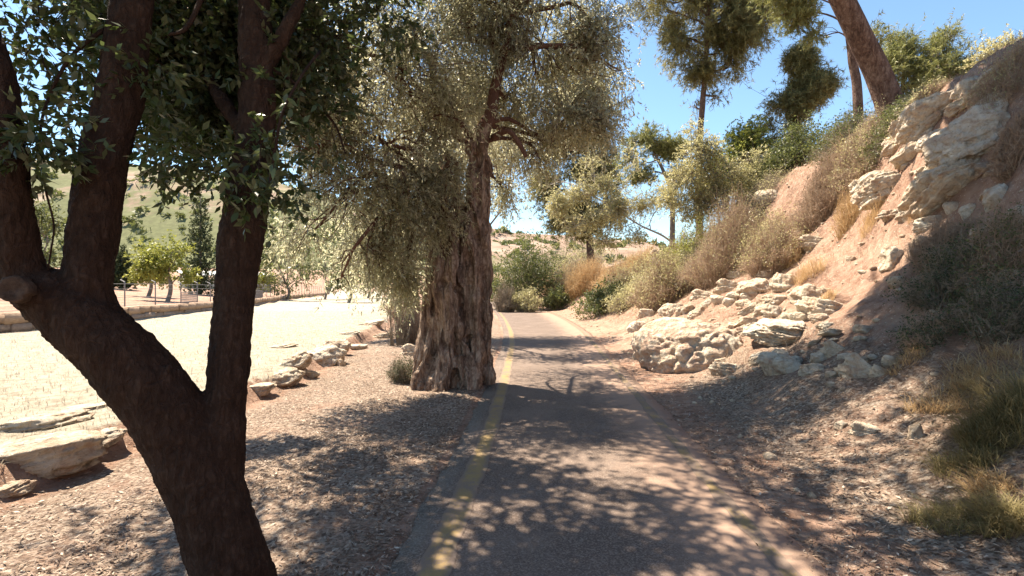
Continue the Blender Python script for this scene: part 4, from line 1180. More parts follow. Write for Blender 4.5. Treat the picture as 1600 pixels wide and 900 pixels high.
def build_bushes():
    S = px_shrub
    # round the bend of the path
    S('straw_bush', 'orange straw grass along the bank top behind the bend, left part', 'bush', 880, 424, 80, 36, 181, 'straw', d=50, n_stem=420, stem_w=.016)
    S('straw_bush', 'orange straw grass on the bank under the dark pine, right of the bend', 'bush', 965, 430, 90, 36, 182, 'straw', d=33, n_stem=520, stem_w=.011)
    S('dry_bush', 'grey brush on the far bank top behind the round green bush', 'bush', 850, 404, 110, 52, 183, 'grey_stem', 'green_leaf', d=62, n_stem=200, n_leaf=900, L=.16, W=.08, stem_w=.016)
    S('dry_bush', 'grey-green brush on the far bank between bend and dark pine', 'bush', 905, 410, 100, 48, 184, 'grey_stem', 'pale_leaf', d=52, n_stem=240, n_leaf=700, L=.14, W=.06, stem_w=.014)
    S('dry_bush', 'brown brush halfway up the bank left of the almond branches', 'bush', 990, 415, 80, 40, 185, 'dry_stem', 'pale_leaf', d=28, n_stem=400, n_leaf=400, L=.07, W=.028, stem_w=.010)
    S('green_bush', 'round dark green bush at the far bend of the path', 'bush', 816, 446, 112, 108, 101, 'grey_stem', 'green_leaf', d=42, n_stem=200, n_leaf=2400, L=.16, W=.09)
    S('dead_bush', 'grey leafless bush below the round dark green one', 'bush', 790, 462, 40, 46, 102, 'grey_stem', d=37, n_stem=260, stem_w=.016)
    S('low_bush', 'low grey-green bush at the path edge by the bend', 'bush', 822, 462, 46, 32, 103, 'grey_stem', 'pale_leaf', d=37, n_stem=200, n_leaf=500, L=.08, W=.04, stem_w=.012)
    S('green_bush', 'small green bush beside the far bank, right of the round one', 'bush', 868, 440, 40, 32, 104, 'grey_stem', 'green_leaf', d=39, n_stem=100, n_leaf=600, L=.14, W=.08)
    S('dry_bush', 'rounded grey-green dry bush with straw around it beside the path', 'bush', 880, 474, 62, 60, 105, 'grey_stem', 'pale_leaf', n_stem=500, n_leaf=260, L=.05, W=.02, stem_w=.009)
    S('straw_bush', 'orange straw-coloured grass mound behind the grey-green dry bush', 'bush', 912, 458, 80, 50, 106, 'straw', n_stem=600, stem_w=.011)
    S('dry_bush', 'brown twiggy bush on the bank toe left of the pale boulder', 'bush', 962, 474, 56, 54, 107, 'dry_stem', 'pale_leaf', n_stem=420, n_leaf=150, L=.05, W=.02, stem_w=.008)
    S('straw_bush', 'straw-coloured clump halfway up the bank below the almond branches', 'bush', 1000, 432, 66, 40, 108, 'straw', n_stem=420, stem_w=.009)
    S('dark_bush', 'dark green bush in the shade under the dark pine', 'bush', 945, 408, 80, 34, 109, 'grey_stem', 'green_leaf', d=27, n_stem=120, n_leaf=1100, L=.12, W=.06)
    S('dry_bush', 'grey brown brush along the skyline left of the almond', 'bush', 985, 392, 70, 34, 110, 'grey_stem', 'pale_leaf', d=24, n_stem=240, n_leaf=300, L=.09, W=.03, stem_w=.01)
    # round the sapling, above the stone heap
    S('dry_bush', 'dense brown dry bush around the foot of the sapling', 'bush', 1130, 432, 120, 112, 111, 'dry_stem', 'pale_leaf', n_stem=900, n_leaf=420, L=.04, W=.016, stem_w=.0055)
    S('dry_bush', 'dark twiggy bush at the left end of the stone heap', 'bush', 1085, 450, 70, 70, 112, 'grey_stem', 'green_leaf', n_stem=500, n_leaf=260, L=.04, W=.016, stem_w=.005)
    S('dry_bush', 'pale dry bush right of the sapling above the stone heap', 'bush', 1205, 418, 90, 74, 113, 'dry_stem', 'pale_leaf', n_stem=600, n_leaf=260, L=.04, W=.016, stem_w=.0055)
    S('dry_bush', 'brown scrub high on the bank left of the small stone path', 'bush', 1165, 360, 110, 60, 114, 'grey_stem', 'pale_leaf', n_stem=600, n_leaf=420, L=.05, W=.02, stem_w=.007)
    S('straw_bush', 'straw tuft bush beside the white stone above the heap', 'bush', 1235, 412, 40, 34, 115, 'straw', n_stem=300, stem_w=.005)
    S('dry_bush', 'twiggy bush beneath the almond branches on the mid bank', 'bush', 1050, 428, 80, 56, 116, 'dry_stem', 'pale_leaf', n_stem=480, n_leaf=160, L=.04, W=.016, stem_w=.006)
    S('green_bush', 'deep green shaded bush on the bank below the slim pine', 'bush', 1245, 292, 90, 80, 117, 'grey_stem', 'green_leaf', d=20, n_stem=160, n_leaf=1700, L=.10, W=.045)
    S('green_bush', 'mid green bush on the skyline left of the slim pine', 'bush', 1195, 270, 80, 50, 118, 'grey_stem', 'green_leaf', d=22, n_stem=120, n_leaf=1100, L=.11, W=.05)
    S('green_bush', 'olive green scrub on the skyline at the foot of the thin pine trunk', 'bush', 1320, 205, 90, 44, 119, 'grey_stem', 'green_leaf', d=15.5, n_stem=400, n_leaf=800, L=.06, W=.03)
    S('green_bush', 'low scrub spreading at the foot of the leaning pine', 'bush', 1395, 180, 80, 34, 120, 'grey_stem', 'green_leaf', d=12.6, n_stem=300, n_leaf=800, L=.05, W=.025)
    S('dry_bush', 'hanging brown brush on the bank left of the dark-faced ledge', 'bush', 1285, 335, 90, 90, 121, 'dry_stem', None, n_stem=900, stem_w=.005)
    S('dry_bush', 'brown brush above the dark-faced ledge on the bank', 'bush', 1345, 262, 90, 54, 122, 'dry_stem', 'pale_leaf', n_stem=600, n_leaf=260, L=.04, W=.016, stem_w=.005)
    S('dry_bush', 'dry brown brush along the skyline left of the white ledge', 'bush', 1440, 172, 70, 34, 123, 'dry_stem', 'pale_leaf', d=11.2, n_stem=420, n_leaf=200, L=.04, W=.016, stem_w=.005)
    S('straw_bush', 'straw grass hanging under the dark-faced ledge', 'bush', 1330, 352, 60, 60, 124, 'straw', n_stem=360, stem_w=.004)
    S('dry_bush', 'reddish brown bush at the right edge beside the layered ledge', 'bush', 1590, 240, 70, 60, 125, 'dry_stem', None, n_stem=900, stem_w=.004)
    S('dry_bush', 'shaded brown brush at the right edge of the bank', 'bush', 1560, 420, 110, 80, 126, 'dry_stem', 'green_leaf', n_stem=700, n_leaf=200, L=.035, W=.014, stem_w=.0035)
    S('dry_bush', 'thin shaded twigs on the bank below the ledges', 'bush', 1465, 400, 90, 50, 127, 'dry_stem', None, n_stem=420, stem_w=.0035)
    S('green_bush', 'yellow-green leafy bush on the skyline behind the sapling', 'bush', 1085, 350, 110, 88, 128, 'grey_stem', 'lime_leaf', d=21, n_stem=160, n_leaf=1300, L=.08, W=.04)
    S('dry_bush', 'brown-grey brush on the skyline between almond and sapling', 'bush', 1035, 370, 100, 84, 129, 'dry_stem', 'pale_leaf', d=20, n_stem=500, n_leaf=500, L=.06, W=.024, stem_w=.008)
    S('dry_bush', 'tall dry brush right of the sapling below the deep green bush', 'bush', 1185, 335, 90, 56, 130, 'dry_stem', 'pale_leaf', d=16.5, n_stem=600, n_leaf=400, L=.05, W=.02, stem_w=.006)
    S('dry_bush', 'red-brown brush below the skyline at the top right corner', 'bush', 1565, 150, 90, 50, 186, 'dry_stem', 'pale_leaf', n_stem=420, n_leaf=120, L=.03, W=.012, stem_w=.0035)
    S('dry_bush', 'thin brown brush on the bank right of the jutting block', 'bush', 1575, 120, 70, 36, 187, 'straw', None, n_stem=300, stem_w=.003)
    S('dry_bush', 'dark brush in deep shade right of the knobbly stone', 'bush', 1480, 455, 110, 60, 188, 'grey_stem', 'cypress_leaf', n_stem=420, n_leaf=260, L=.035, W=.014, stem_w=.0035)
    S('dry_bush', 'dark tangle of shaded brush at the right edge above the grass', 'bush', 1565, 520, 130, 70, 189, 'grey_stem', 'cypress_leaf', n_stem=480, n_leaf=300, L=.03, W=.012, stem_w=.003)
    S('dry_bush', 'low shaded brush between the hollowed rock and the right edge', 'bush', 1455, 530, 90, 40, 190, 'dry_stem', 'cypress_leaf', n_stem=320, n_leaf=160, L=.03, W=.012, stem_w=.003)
    # lower right: mixed green and dry grass in shade
    for k, (u, v, w, h, n, lab, mt) in enumerate(((1555, 690, 110, 60, 1500, 'green grass clump at the right edge, above the litter', 'green_grass'), (1500, 735, 80, 40, 800, 'low green grass clump left of the larger one at the right edge', 'green_grass'), (1595, 640, 90, 70, 1100, 'tall green grass clump cut by the right frame edge', 'green_grass'), (1480, 820, 90, 34, 800, 'thin green grass low at the right edge beside the litter', 'green_grass'), (1580, 830, 90, 60, 900, 'grass clump in the bottom right corner', 'green_grass'), (1470, 640, 80, 34, 600, 'dry straw grass below the hollowed rock', 'straw'), (1545, 590, 100, 40, 800, 'pale dry grass on the shaded bank at the right edge', 'straw'), (1420, 565, 50, 22, 400, 'small grass tuft right of the hollowed rock', 'straw'), (1540, 770, 60, 34, 500, 'pale dry blades between the green clumps', 'straw'))):
        c = ray(u, v); kk = c[1] / 800
        tuft('grass_clump', lab, 'grass', c, w / 2 * kk * 1.5, h * kk * .8, n, M[mt], 140 + k, None, .0055, 1.9)
    for k, (u, v, w, h, n, lab, mt) in enumerate(((1290, 478, 26, 16, 260, 'straw tuft beside the big layered rock of the heap', 'straw'), (1262, 430, 40, 30, 420, 'straw tuft above the right end of the stone heap', 'straw'), (1360, 350, 40, 30, 380, 'straw tuft on the sunny bank below the ledge', 'straw'), (1430, 335, 30, 20, 260, 'short straw tuft between ledge stones', 'straw'), (1300, 300, 60, 50, 500, 'tall straw tuft in the brown brush of the bank', 'straw'), (1015, 470, 30, 20, 260, 'straw tuft left of the pale boulder', 'straw'), (1245, 500, 20, 14, 160, 'tiny dry tuft among the heap stones', 'green_grass'))):
        c = ray(u, v); kk = c[1] / 800
        tuft('straw_tuft', lab, 'grass', c, w / 2 * kk * 1.4, h * kk, n, M[mt], 160 + k, None, .006, 1.0)
    # by the olive trunk
    S('dry_plant', 'tall dry stalks left of the old olive trunk', 'plant', 622, 540, 50, 96, 131, 'grey_stem', None, n_stem=70, stem_w=.007)
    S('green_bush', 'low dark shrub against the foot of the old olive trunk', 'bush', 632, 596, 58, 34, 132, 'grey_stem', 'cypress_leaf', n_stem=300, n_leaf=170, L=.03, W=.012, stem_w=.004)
    S('dry_plant', 'dry grassy weeds between the ledge and the olive trunk', 'plant', 640, 535, 60, 50, 133, 'dry_stem', None, n_stem=200, stem_w=.006)
    S('dry_bush', 'brown brush at the far end of the ledge behind the olive', 'bush', 630, 498, 70, 40, 134, 'dry_stem', 'pale_leaf', n_stem=300, n_leaf=160, L=.06, W=.02, stem_w=.01)
build_bushes()

# ------------------------------------------------------------------ rocks
def rock_proto(seed, kind, sub=5):
    rng = np.random.default_rng(seed)
    bm = bmesh.new()
    bmesh.ops.create_icosphere(bm, subdivisions=sub, radius=1)
    D = np.array([v.co[:] for v in bm.verts])
    F = np.array([[v.index for v in f.verts] for f in bm.faces])
    bm.free()
    D = nrm(D)
    n = {'block': 13, 'round': 26, 'slab': 15}[kind]
    N = nrm(rng.normal(size=(n, 3)))
    off = rng.uniform(.72, 1.0, n)
    if kind == 'slab':
        N = np.vstack([N, [[.05, .05, 1], [0.1, 0, -1]]]); off = np.append(off, [.62, .6])
    dots = D @ N.T
    rr = np.where(dots > .05, off[None] / np.maximum(dots, .05), 9)
    k = 34 if kind != 'round' else 9
    r = -np.log(np.exp(-k * np.minimum(rr, 3)).sum(1) + np.exp(-k * 1.25)) / k
    V = D * r[:, None]
    p = V + seed * 3.7
    disp = (.06 if kind != 'round' else .09) * fbm(p * 1.6, seed, 4) + .04 * fbm(p * 5, seed + 1, 3) - .06 * np.clip(1 - np.abs(fbm(p * 2.2, seed + 2, 3)) * 9, 0, 1)
    if kind != 'round':
        zz_ = p[:, 2] * (5 if kind == 'slab' else 3.2) + .9 * fbm(p * .9, seed + 12, 2)
        st = _hash(np.floor(zz_), 0 * zz_, 0 * zz_, seed + 13) - .5
        f2 = p[:, 0] * 2.3 + .5 * fbm(p * 1.1, seed + 14, 2)
        st2 = _hash(np.floor(f2), np.floor(zz_), 0 * zz_, seed + 15) - .5
        disp = disp + (.16 * st + .11 * st2) * np.hypot(D[:, 0], D[:, 1]) + .07 * st2 * np.abs(D[:, 2])
    if kind == 'slab':
        lay = vnoise(np.stack([p[:, 2] * 9 + .4 * fbm(p * 1.2, seed + 4, 2), 0 * r, 0 * r], 1), seed + 3)
        disp = disp + .07 * lay * np.hypot(D[:, 0], D[:, 1])
    disp = disp + .05 * fbm(p * 9, seed + 6, 3) - .05 * np.clip(fbm(p * 6, seed + 8, 2) - .15, 0, 1)
    disp = disp - .035 * np.clip(1 - np.abs(fbm(p * 3.4, seed + 9, 3)) * 7, 0, 1)
    V = V + D * disp[:, None]
    V = V / np.abs(V).max(0)
    return mesh_np('rock', V, [F], M['limestone'], None, True)

def build_rocks():
    pro = {k: [rock_proto(s + i * 7, k) for i in range(5)] for k, s in (('block', 1), ('round', 2), ('slab', 3))}
    rng = np.random.default_rng(77)
    cnt = {}
    def rock(u, v, w, h, label, kind='block', tilt=0, group=None, deep=.9, sink=.15, name='rock', vb=None, d=None, own=None, mode='set'):
        """a stone w by h photograph pixels large, resting where the line of sight meets the ground at its foot"""
        c = ray(u, (v + h * .38) if vb is None else vb) if d is None else at(u, v, d)
        k = c[1] / 800
        me = own or pro[kind][int(rng.integers(0, 5))]
        o = link(name, me)
        hw, hh = w / 2 * k, h / 2 * k
        yaw = -math.atan2(c[0], c[1]) 
        ctr = np.array([c[0], c[1], c[2]])
        fwd = nrm(np.array([c[0], c[1], 0.0]))
        ctr = ctr + fwd * hw * deep * .35
        ctr[2] = c[2] + hh * (.55 - sink)
        if d is not None: ctr = c
        sz = hh * 1.12
        if mode == 'set':
            sz = hh * 1.36
            ctr[2] = c[2] + hh * .12
        elif mode == 'hang':
            ctr = ctr + fwd * hw * .35
            sz = hh * 1.25
        elif mode == 'dome':
            sz = hh * 2.0
            ctr = np.array([c[0], c[1], c[2]]) + fwd * hw * deep * .9
        o.location = ctr
        o.scale = (hw * 1.06, hw * deep, sz)
        o.rotation_euler = (rng.uniform(-.12, .12), R(-tilt), yaw + rng.uniform(-.2, .2) if abs(tilt) < 5 else yaw)
        if mode in ('led', 'dome'):
            o.rotation_euler[0] = -.55 if mode == 'led' else -.3
        tag(o, label, 'rock', group)
        return o
    # ---- ledge at the field edge, left
    L = 'stones of the ledge along the field edge'
    A = [(62, 716, 128, 62, 'long flat pale slab of the ledge, nearest of the left slabs', 'block', 6), (146, 692, 80, 44, 'smaller flat slab joined to the right of the long pale slab', 'slab', 14), (60, 660, 100, 40, 'broken slab with hollow lying in the field above the long slab', 'slab', 4), (6, 768, 60, 30, 'slab at the bottom left edge of the ledge', 'slab', 10), (130, 640, 60, 12, 'thin flat stone at field level behind the long slab', 'slab', 6),
         (402, 608, 44, 26, 'small ledge stone just right of the right stem', 'block', 12), (440, 588, 62, 34, 'bowl-shaped ledge stone with dark rim', 'round', 12), (462, 562, 50, 34, 'ledge stone leaning behind the bowl-shaped one', 'block', 24), (503, 556, 70, 48, 'largest dark-faced block in the middle of the ledge', 'block', 18), (524, 537, 36, 36, 'pitted block at the far end of the dark-faced block', 'block', 14), (482, 583, 26, 20, 'pale wedge stone below the dark-faced block', 'block', 0), (440, 541, 44, 12, 'thin stone showing in the field behind the ledge', 'slab', 6), (560, 541, 34, 17, 'smooth pale stone between the ledge and the olive', 'round', 4), (603, 524, 36, 16, 'flat stone half hidden by dry stalks', 'slab', 6), (578, 505, 40, 14, 'low stone at the far end of the ledge', 'slab', 8), (650, 545, 42, 34, 'lichened stone against the left side of the olive trunk', 'block', 0), (533, 566, 12, 22, 'narrow upright stone at the ledge end', 'block', 0), (300, 628, 60, 30, 'ledge stone glimpsed between the two stems', 'slab', 10), (545, 520, 30, 10, 'small field stone above the smooth pale one', 'slab', 4)]
    for u, v, w, h, lab, kd, tl in A:
        rock(u, v, w * 1.3, h * (.55 if kd == 'slab' else .75), lab, 'slab' if kd == 'slab' or w > 44 else kd, tl, L, deep=.8, sink=.42)
    # ---- big boulder and hollow, right of the path
    big = rock_proto(912, 'round', 6)
    big.materials[0] = M['dusty_limestone']
    rock(1096, 530, 230, 96, 'large sloping pale boulder at the foot of the bank', 'round', 5, None, .95, .40, 'boulder', 584, None, big, 'dome')
    rock(1045, 520, 110, 56, 'lower rounded shoulder of pale rock at the left of the sloping boulder', 'round', -6, None, .9, .4, 'boulder', 556, None, rock_proto(918, 'block', 5), 'dome')
    hang = rock_proto(916, 'block', 6)
    rock(1226, 528, 120, 40, 'overhanging pale ledge above the dark hollow', 'slab', -4, None, 1.2, -.12, 'boulder', 540, None, hang, 'hang')
    B = [(1226, 562, 74, 46, 'rounded boulder sitting in the hollow under the ledge', 'round', 0), (1182, 564, 18, 16, 'little round stone left of the boulder in the hollow', 'round', 0), (1281, 557, 30, 24, 'yellowish stone right of the hollow', 'block', 0), (1306, 543, 46, 28, 'yellowish wide stone right of the overhanging ledge', 'block', -12), (1340, 568, 56, 44, 'dark hollowed rock at the right end of the boulder row', 'block', -20), (1372, 578, 26, 26, 'pale broken stone right of the hollowed rock', 'block', 0), (1392, 566, 26, 20, 'shaded stone above the broken one', 'round', 0), (1136, 575, 56, 22, 'low stone in front of the sloping boulder', 'slab', 0), (1030, 508, 34, 30, 'upright pale stone at the left end of the boulder', 'block', -10), (998, 508, 36, 20, 'flat pale stone at the bank toe', 'slab', -6), (1010, 488, 26, 14, 'small pale stone above the flat bank-toe stone', 'slab', 0), (1050, 482, 44, 20, 'pale stone upslope from the left end of the boulder', 'slab', -4), (1075, 552, 18, 30, 'dark upright stone at the near left corner of the boulder', 'block', 0)]
    for u, v, w, h, lab, kd, tl in B:
        rock(u, v, w, h, lab, kd, tl, 'stones round the pale boulder', .8, .1)
    # ---- the heap
    Hp = [(1150, 428, 30, 15, 'top left stone of the heap, under the bush', 'block', 0), (1194, 427, 26, 12, 'flat stone on top of the heap', 'slab', 0), (1139, 444, 38, 24, 'rough grey stone in the upper left of the heap', 'round', 0), (1183, 446, 54, 28, 'largest pale block in the middle of the heap', 'block', 0), (1226, 440, 46, 30, 'pitted block at the upper right of the heap', 'block', -8), (1150, 461, 26, 13, 'oval stone under the rough grey one', 'round', 0), (1174, 463, 26, 15, 'oval stone under the left of the largest block', 'round', 0), (1142, 471, 20, 13, 'small rounded stone in the bottom row of the heap', 'round', 0), (1163, 472, 22, 13, 'second rounded stone in the bottom row of the heap', 'round', 0), (1208, 467, 40, 19, 'smooth oval stone below the pitted block', 'round', -6), (1208, 486, 38, 20, 'flat oval stone lowest in the middle of the heap', 'round', -10), (1182, 475, 20, 9, 'thin stone between the bottom row and oval stones', 'slab', 0), (1124, 466, 22, 17, 'grey stone at the left of the bottom row', 'round', 0), (1101, 458, 40, 20, 'shaded stone at the left end of the heap under the dark bush', 'block', 0), (1268, 456, 54, 32, 'layered rock right of the heap', 'slab', -14), (1288, 477, 70, 30, 'wide layered rock with shadow under it, right of the heap', 'slab', -10), (1250, 494, 28, 15, 'pale stone below the layered rock', 'round', 0), (1231, 495, 18, 17, 'small greenish stone below the heap', 'round', 0), (1282, 495, 28, 14, 'pale stone under the wide layered rock', 'round', 0), (1290, 510, 24, 10, 'thin flat stone on the dirt above the hollow', 'slab', 0), (1112, 440, 22, 14, 'dark stone half under the dark bush', 'block', 0)]
    for u, v, w, h, lab, kd, tl in Hp:
        rock(u, v, w * 1.2, h * 1.05, lab, kd if w < 30 or kd == 'slab' else ('block' if int(u) % 2 else 'slab'), tl, 'stones of the heap on the bank', .8, .05)
    # ---- ledges up the bank
    led = [rock_proto(931 + i, 'slab', 6) for i in range(3)]
    U = [(1462, 176, 118, 44, 'long white slab slanting up to the skyline', 32, 0), (1519, 132, 46, 38, 'jutting block on top of the slanting white slab', 12, None), (1517, 214, 118, 84, 'big layered limestone block on the upper bank', 16, 1), (1493, 284, 150, 50, 'pale ledge below the layered block', 24, 2), (1386, 290, 96, 48, 'dark-faced ledge jutting from the middle of the bank', 14, 0), (1425, 240, 62, 26, 'stone step between the dark-faced ledge and the white slab', 22, None), (1402, 220, 46, 30, 'brownish block below the start of the white slab', 16, None), (1445, 212, 50, 22, 'narrow ledge stone under the white slab', 26, None), (1545, 165, 50, 30, 'rough stone right of the jutting block', 20, 1)]
    for u, v, w, h, lab, tl, q in U:
        rock(u, v, w, h, lab, 'block', tl, 'limestone ledges up the bank', .7, .05, 'rock_ledge', None, None, led[q] if q is not None else None, 'led')
    Z = [(1273, 374, 56, 26, 'white stone alone on the sunny bank', 'block', 0), (1394, 400, 38, 40, 'white knobbly stone on the sunny bank near the shade', 'block', 10), (1402, 440, 32, 20, 'flat pale stone below the knobbly one', 'slab', 8), (1030, 396, 34, 28, 'pale rock in the brush under the almond branches', 'block', 0), (1205, 300, 46, 32, 'grey boulder in shade below the deep green bush', 'round', 0), (1420, 325, 34, 28, 'block under the left end of the pale ledge', 'block', 0), (1394, 335, 46, 14, 'yellowish flat stone under the dark-faced ledge', 'slab', 6), (1490, 322, 26, 24, 'round stone below the pale ledge', 'round', 0), (1514, 327, 24, 22, 'second round stone below the pale ledge, right one', 'round', 0), (1452, 350, 44, 22, 'half-buried stone below the ledges', 'slab', 8), (1560, 300, 40, 40, 'shaded grey rock at the right edge under the layered block', 'block', 0), (1535, 360, 34, 20, 'shaded stone low on the right bank', 'block', 0), (1590, 330, 30, 30, 'grey stone at the right frame edge', 'block', 0), (1440, 378, 28, 16, 'small stone at the edge of the bank shade', 'block', 0), (1330, 405, 16, 10, 'little stone on the worn sunny slope', 'round', 0), (1348, 425, 14, 8, 'tiny stone on the worn slope above the layered rock', 'round', 0), (1316, 663, 24, 15, 'white stone in the litter below the boulder row, left of two', 'block', 0), (1352, 670, 46, 26, 'larger white stone in the shaded litter', 'block', 6), (1432, 674, 24, 36, 'upright pale stone in the shaded litter near the grass', 'block', 0), (1346, 512, 30, 14, 'shaded pale stone upslope of the hollowed rock', 'slab', 0), (1300, 600, 16, 8, 'small stone on the dirt below the boulder in the hollow', 'round', 0), (1580, 430, 24, 16, 'stone in deep shade at the right', 'round', 0), (800, 468, 22, 8, 'pale stones at the far bend of the path', 'block', 0), (1060, 420, 26, 14, 'rock showing through the twiggy bush on the mid bank', 'block', 0)]
    for u, v, w, h, lab, kd, tl in Z:
        rock(u, v, w, h, lab, kd, tl, None, .8, .1)
    # broken bedrock between the big ledges: one outcrop, its blocks are parts
    for (lab, poly, n_b, sc0) in (('broken pale bedrock outcrop between the ledges at the top right', [(1405, 205), (1500, 145), (1565, 120), (1575, 250), (1540, 320), (1440, 325), (1400, 290)], 46, 1.0), ('crumbling pale rock along the foot of the sloping boulder and the heap', [(1020, 495), (1110, 470), (1200, 485), (1300, 520), (1360, 585), (1180, 590), (1040, 560)], 40, .8)):
        pg = np.array(poly, float)
        c0 = ray(*pg.mean(0))
        t = thing('rock_outcrop', lab, 'rock', c0)
        k_ = 0
        while k_ < n_b:
            u, v = rng.uniform(pg[:, 0].min(), pg[:, 0].max()), rng.uniform(pg[:, 1].min(), pg[:, 1].max())
            x1, y1 = pg[:, 0], pg[:, 1]; x2, y2 = np.roll(x1, -1), np.roll(y1, -1)
            if np.sum(((y1 > v) != (y2 > v)) & (u < (x2 - x1) * (v - y1) / (y2 - y1 + 1e-9) + x1)) % 2 == 0: continue
            c = ray(u, v); kk = c[1] / 800
            o = link('block', pro[('slab', 'block')[k_ % 2]][int(rng.integers(0, 5))], t, c - c0)
            w_ = rng.uniform(9, 26) * kk * sc0
            o.scale = (w_, w_ * rng.uniform(.6, 1), w_ * rng.uniform(.35, .7))
            o.rotation_euler = (-.3 + rng.uniform(-.2, .2), R(-18) + rng.uniform(-.3, .3), -math.atan2(c[0], c[1]) + rng.uniform(-.4, .4))
            k_ += 1
    # rubble: small stones nobody would count
    N = 1500
    uu = rng.uniform(2.0, 10.5, N); yy = rng.uniform(3, 26, N)
    s = seg_dist(uu, yy, DR)
    ok = (s > .3) & (s < 7.5) & (rng.uniform(size=N) < np.where(s < 2, .5, 1)) & (fbm(np.stack([uu, yy, 0 * uu], 1) * .9, 91, 2) > -.12)
    uu, yy = uu[ok], yy[ok]
    zz = H(uu, yy)
    G = Geo()
    bm = bmesh.new(); bmesh.ops.create_icosphere(bm, subdivisions=1, radius=1)
    Dv = np.array([v.co[:] for v in bm.verts]); Fv = np.array([[v.index for v in f.verts] for f in bm.faces]); bm.free()
    for x, y, z in zip(uu, yy, zz):
        r = rng.uniform(.015, .055) * (1.8 if rng.uniform() < .1 else 1)
        G.add(Dv * rng.uniform(.7, 1.25, (len(Dv), 1)) * np.array([r * rng.uniform(.8, 1.5), r * rng.uniform(.8, 1.4), r * .7]) + (x, y, z + r * .15), Fv)
    o = link('rubble', G.mesh('rubble', M['limestone'], False))
    tag(o, 'small loose stones scattered over the bank', kind='stuff')
build_rocks()

# ------------------------------------------------------------------ loose cover: leaves and straw
def build_cover():
    rng = np.random.default_rng(55)
    def flat(n, x, y, L, W, mat, name, label, lift=.01):
        z = H(x, y)
        n = len(x)
        a = rng.uniform(0, 2 * np.pi, n)
        ax = nrm(np.stack([np.cos(a), np.sin(a), rng.normal(0, .28, n)], 1))
        nor = nrm(np.stack([rng.normal(0, .35, n), rng.normal(0, .35, n), np.ones(n)], 1))
        B = np.stack([x, y, z + lift * rng.uniform(.2, 1.5, n)], 1)
        q = leaves_arr(B, ax, nor, L * rng.uniform(.5, 1.4, n), W * rng.uniform(.5, 1.3, n), rng.uniform(-.25, .35, n)[:, None] if False else .1)
        me = mesh_np(name, q.reshape(-1, 3), [np.arange(n * 4).reshape(-1, 4)], mat, {'tint': np.repeat(np.clip(rng.normal(.5, .25, n), 0, 1), 4)})
        return tag(link(name, me), label, kind='stuff')
    N = 80000
    y = 2.1 + 12 * rng.uniform(0, 1, N) ** 1.7
    x = rng.uniform(-4.6, -.45, N)
    l = -seg_dist(x, y, DL); led = -seg_dist(x, y, DLED)
    drift = sstep(-.3, .2, fbm(np.stack([x, y, 0 * x], 1) * 1.5, 97, 3)) * .85 + .15
    k = (rng.uniform(size=N) < drift) & (l > -.25 * rng.uniform(0, 1, N) ** 3) & (led < -.05) & (rng.uniform(size=N) < np.where(led > -1.3, .5, 1))
    flat(N, x[k], y[k], .048, .013, M['litter'], 'fallen_leaves', 'dry fallen leaves left of the path')
    N = 46000
    y = 2.3 + 11 * rng.uniform(0, 1, N) ** 1.4
    x = rng.uniform(1.5, 6, N)
    s = seg_dist(x, y, DR)
    drift = sstep(-.3, .2, fbm(np.stack([x, y, 0 * x], 1) * 1.5, 98, 3)) * .85 + .15
    k = (rng.uniform(size=N) < drift) & (s > -.35 * rng.uniform(0, 1, N) ** 2) & (s < 2.6) & (rng.uniform(size=N) < np.where(y > 8.5, .25, 1))
    flat(N, x[k], y[k], .05, .016, M['litter'], 'fallen_leaves', 'dry fallen leaves right of the path')
    # a few leaves blown onto the asphalt
    N = 2600
    y = 2.3 + 14 * rng.uniform(0, 1, N) ** 1.5; x = .7 + 1.5 * np.sign(rng.uniform(-1, 1, N)) * rng.uniform(0, 1, N) ** .45; x = np.clip(x, -.75, 2.2)
    q = flat(N, x, y, .04, .013, M['litter'], 'fallen_leaves', 'stray dry leaves on the path', .022)
    for v in (): pass
    # stubble of the field
    N = 46000
    y = 2.5 + 30 * rng.uniform(0, 1, N) ** 1.5
    x = -4.1 - 13 * rng.uniform(0, 1, N) ** 1.2
    led = -seg_dist(x, y, DLED)
    k = (led > .05) & (np.abs(x / y) < 1.15)
    x, y = x[k], y[k]
    P = np.stack([x, y, H(x, y) - .01], 1)
    V, F3, F4, T = blades(rng, P, len(P), .075, .007, 1.3, .8)
    G = Geo(); G.add(V, F3, F4, T)
    tag(link('dry_grass', G.mesh('dry_grass', M['field_straw'], False)), 'bleached stubble over the field', kind='stuff')
    # dry grass of the bank
    N = 66000
    x = rng.uniform(2.5, 13, N); y = 3 + 36 * rng.uniform(0, 1, N) ** 1.3
    s = seg_dist(x, y, DR)
    pn = fbm(np.stack([x, y, 0 * x], 1) * .55, 93, 3)
    up = sstep(1.6, 5, s) * .5 + sstep(12, 22, y) * .5 + sstep(6, 8, s) * .4
    k = (s > 1.2) & (s < 11) & (pn + up * .9 + rng.uniform(-.15, .15, N) > .12)
    x, y = x[k], y[k]
    P = np.stack([x, y, H(x, y) - .01], 1)
    V, F3, F4, T = blades(rng, P, len(P), .17, .0065, 1.2, .7)
    G = Geo(); G.add(V, F3, F4, T)
    tag(link('dry_grass', G.mesh('dry_grass', M['dry_stem'], False)), 'brown dry grass over the bank', kind='stuff')
build_cover()

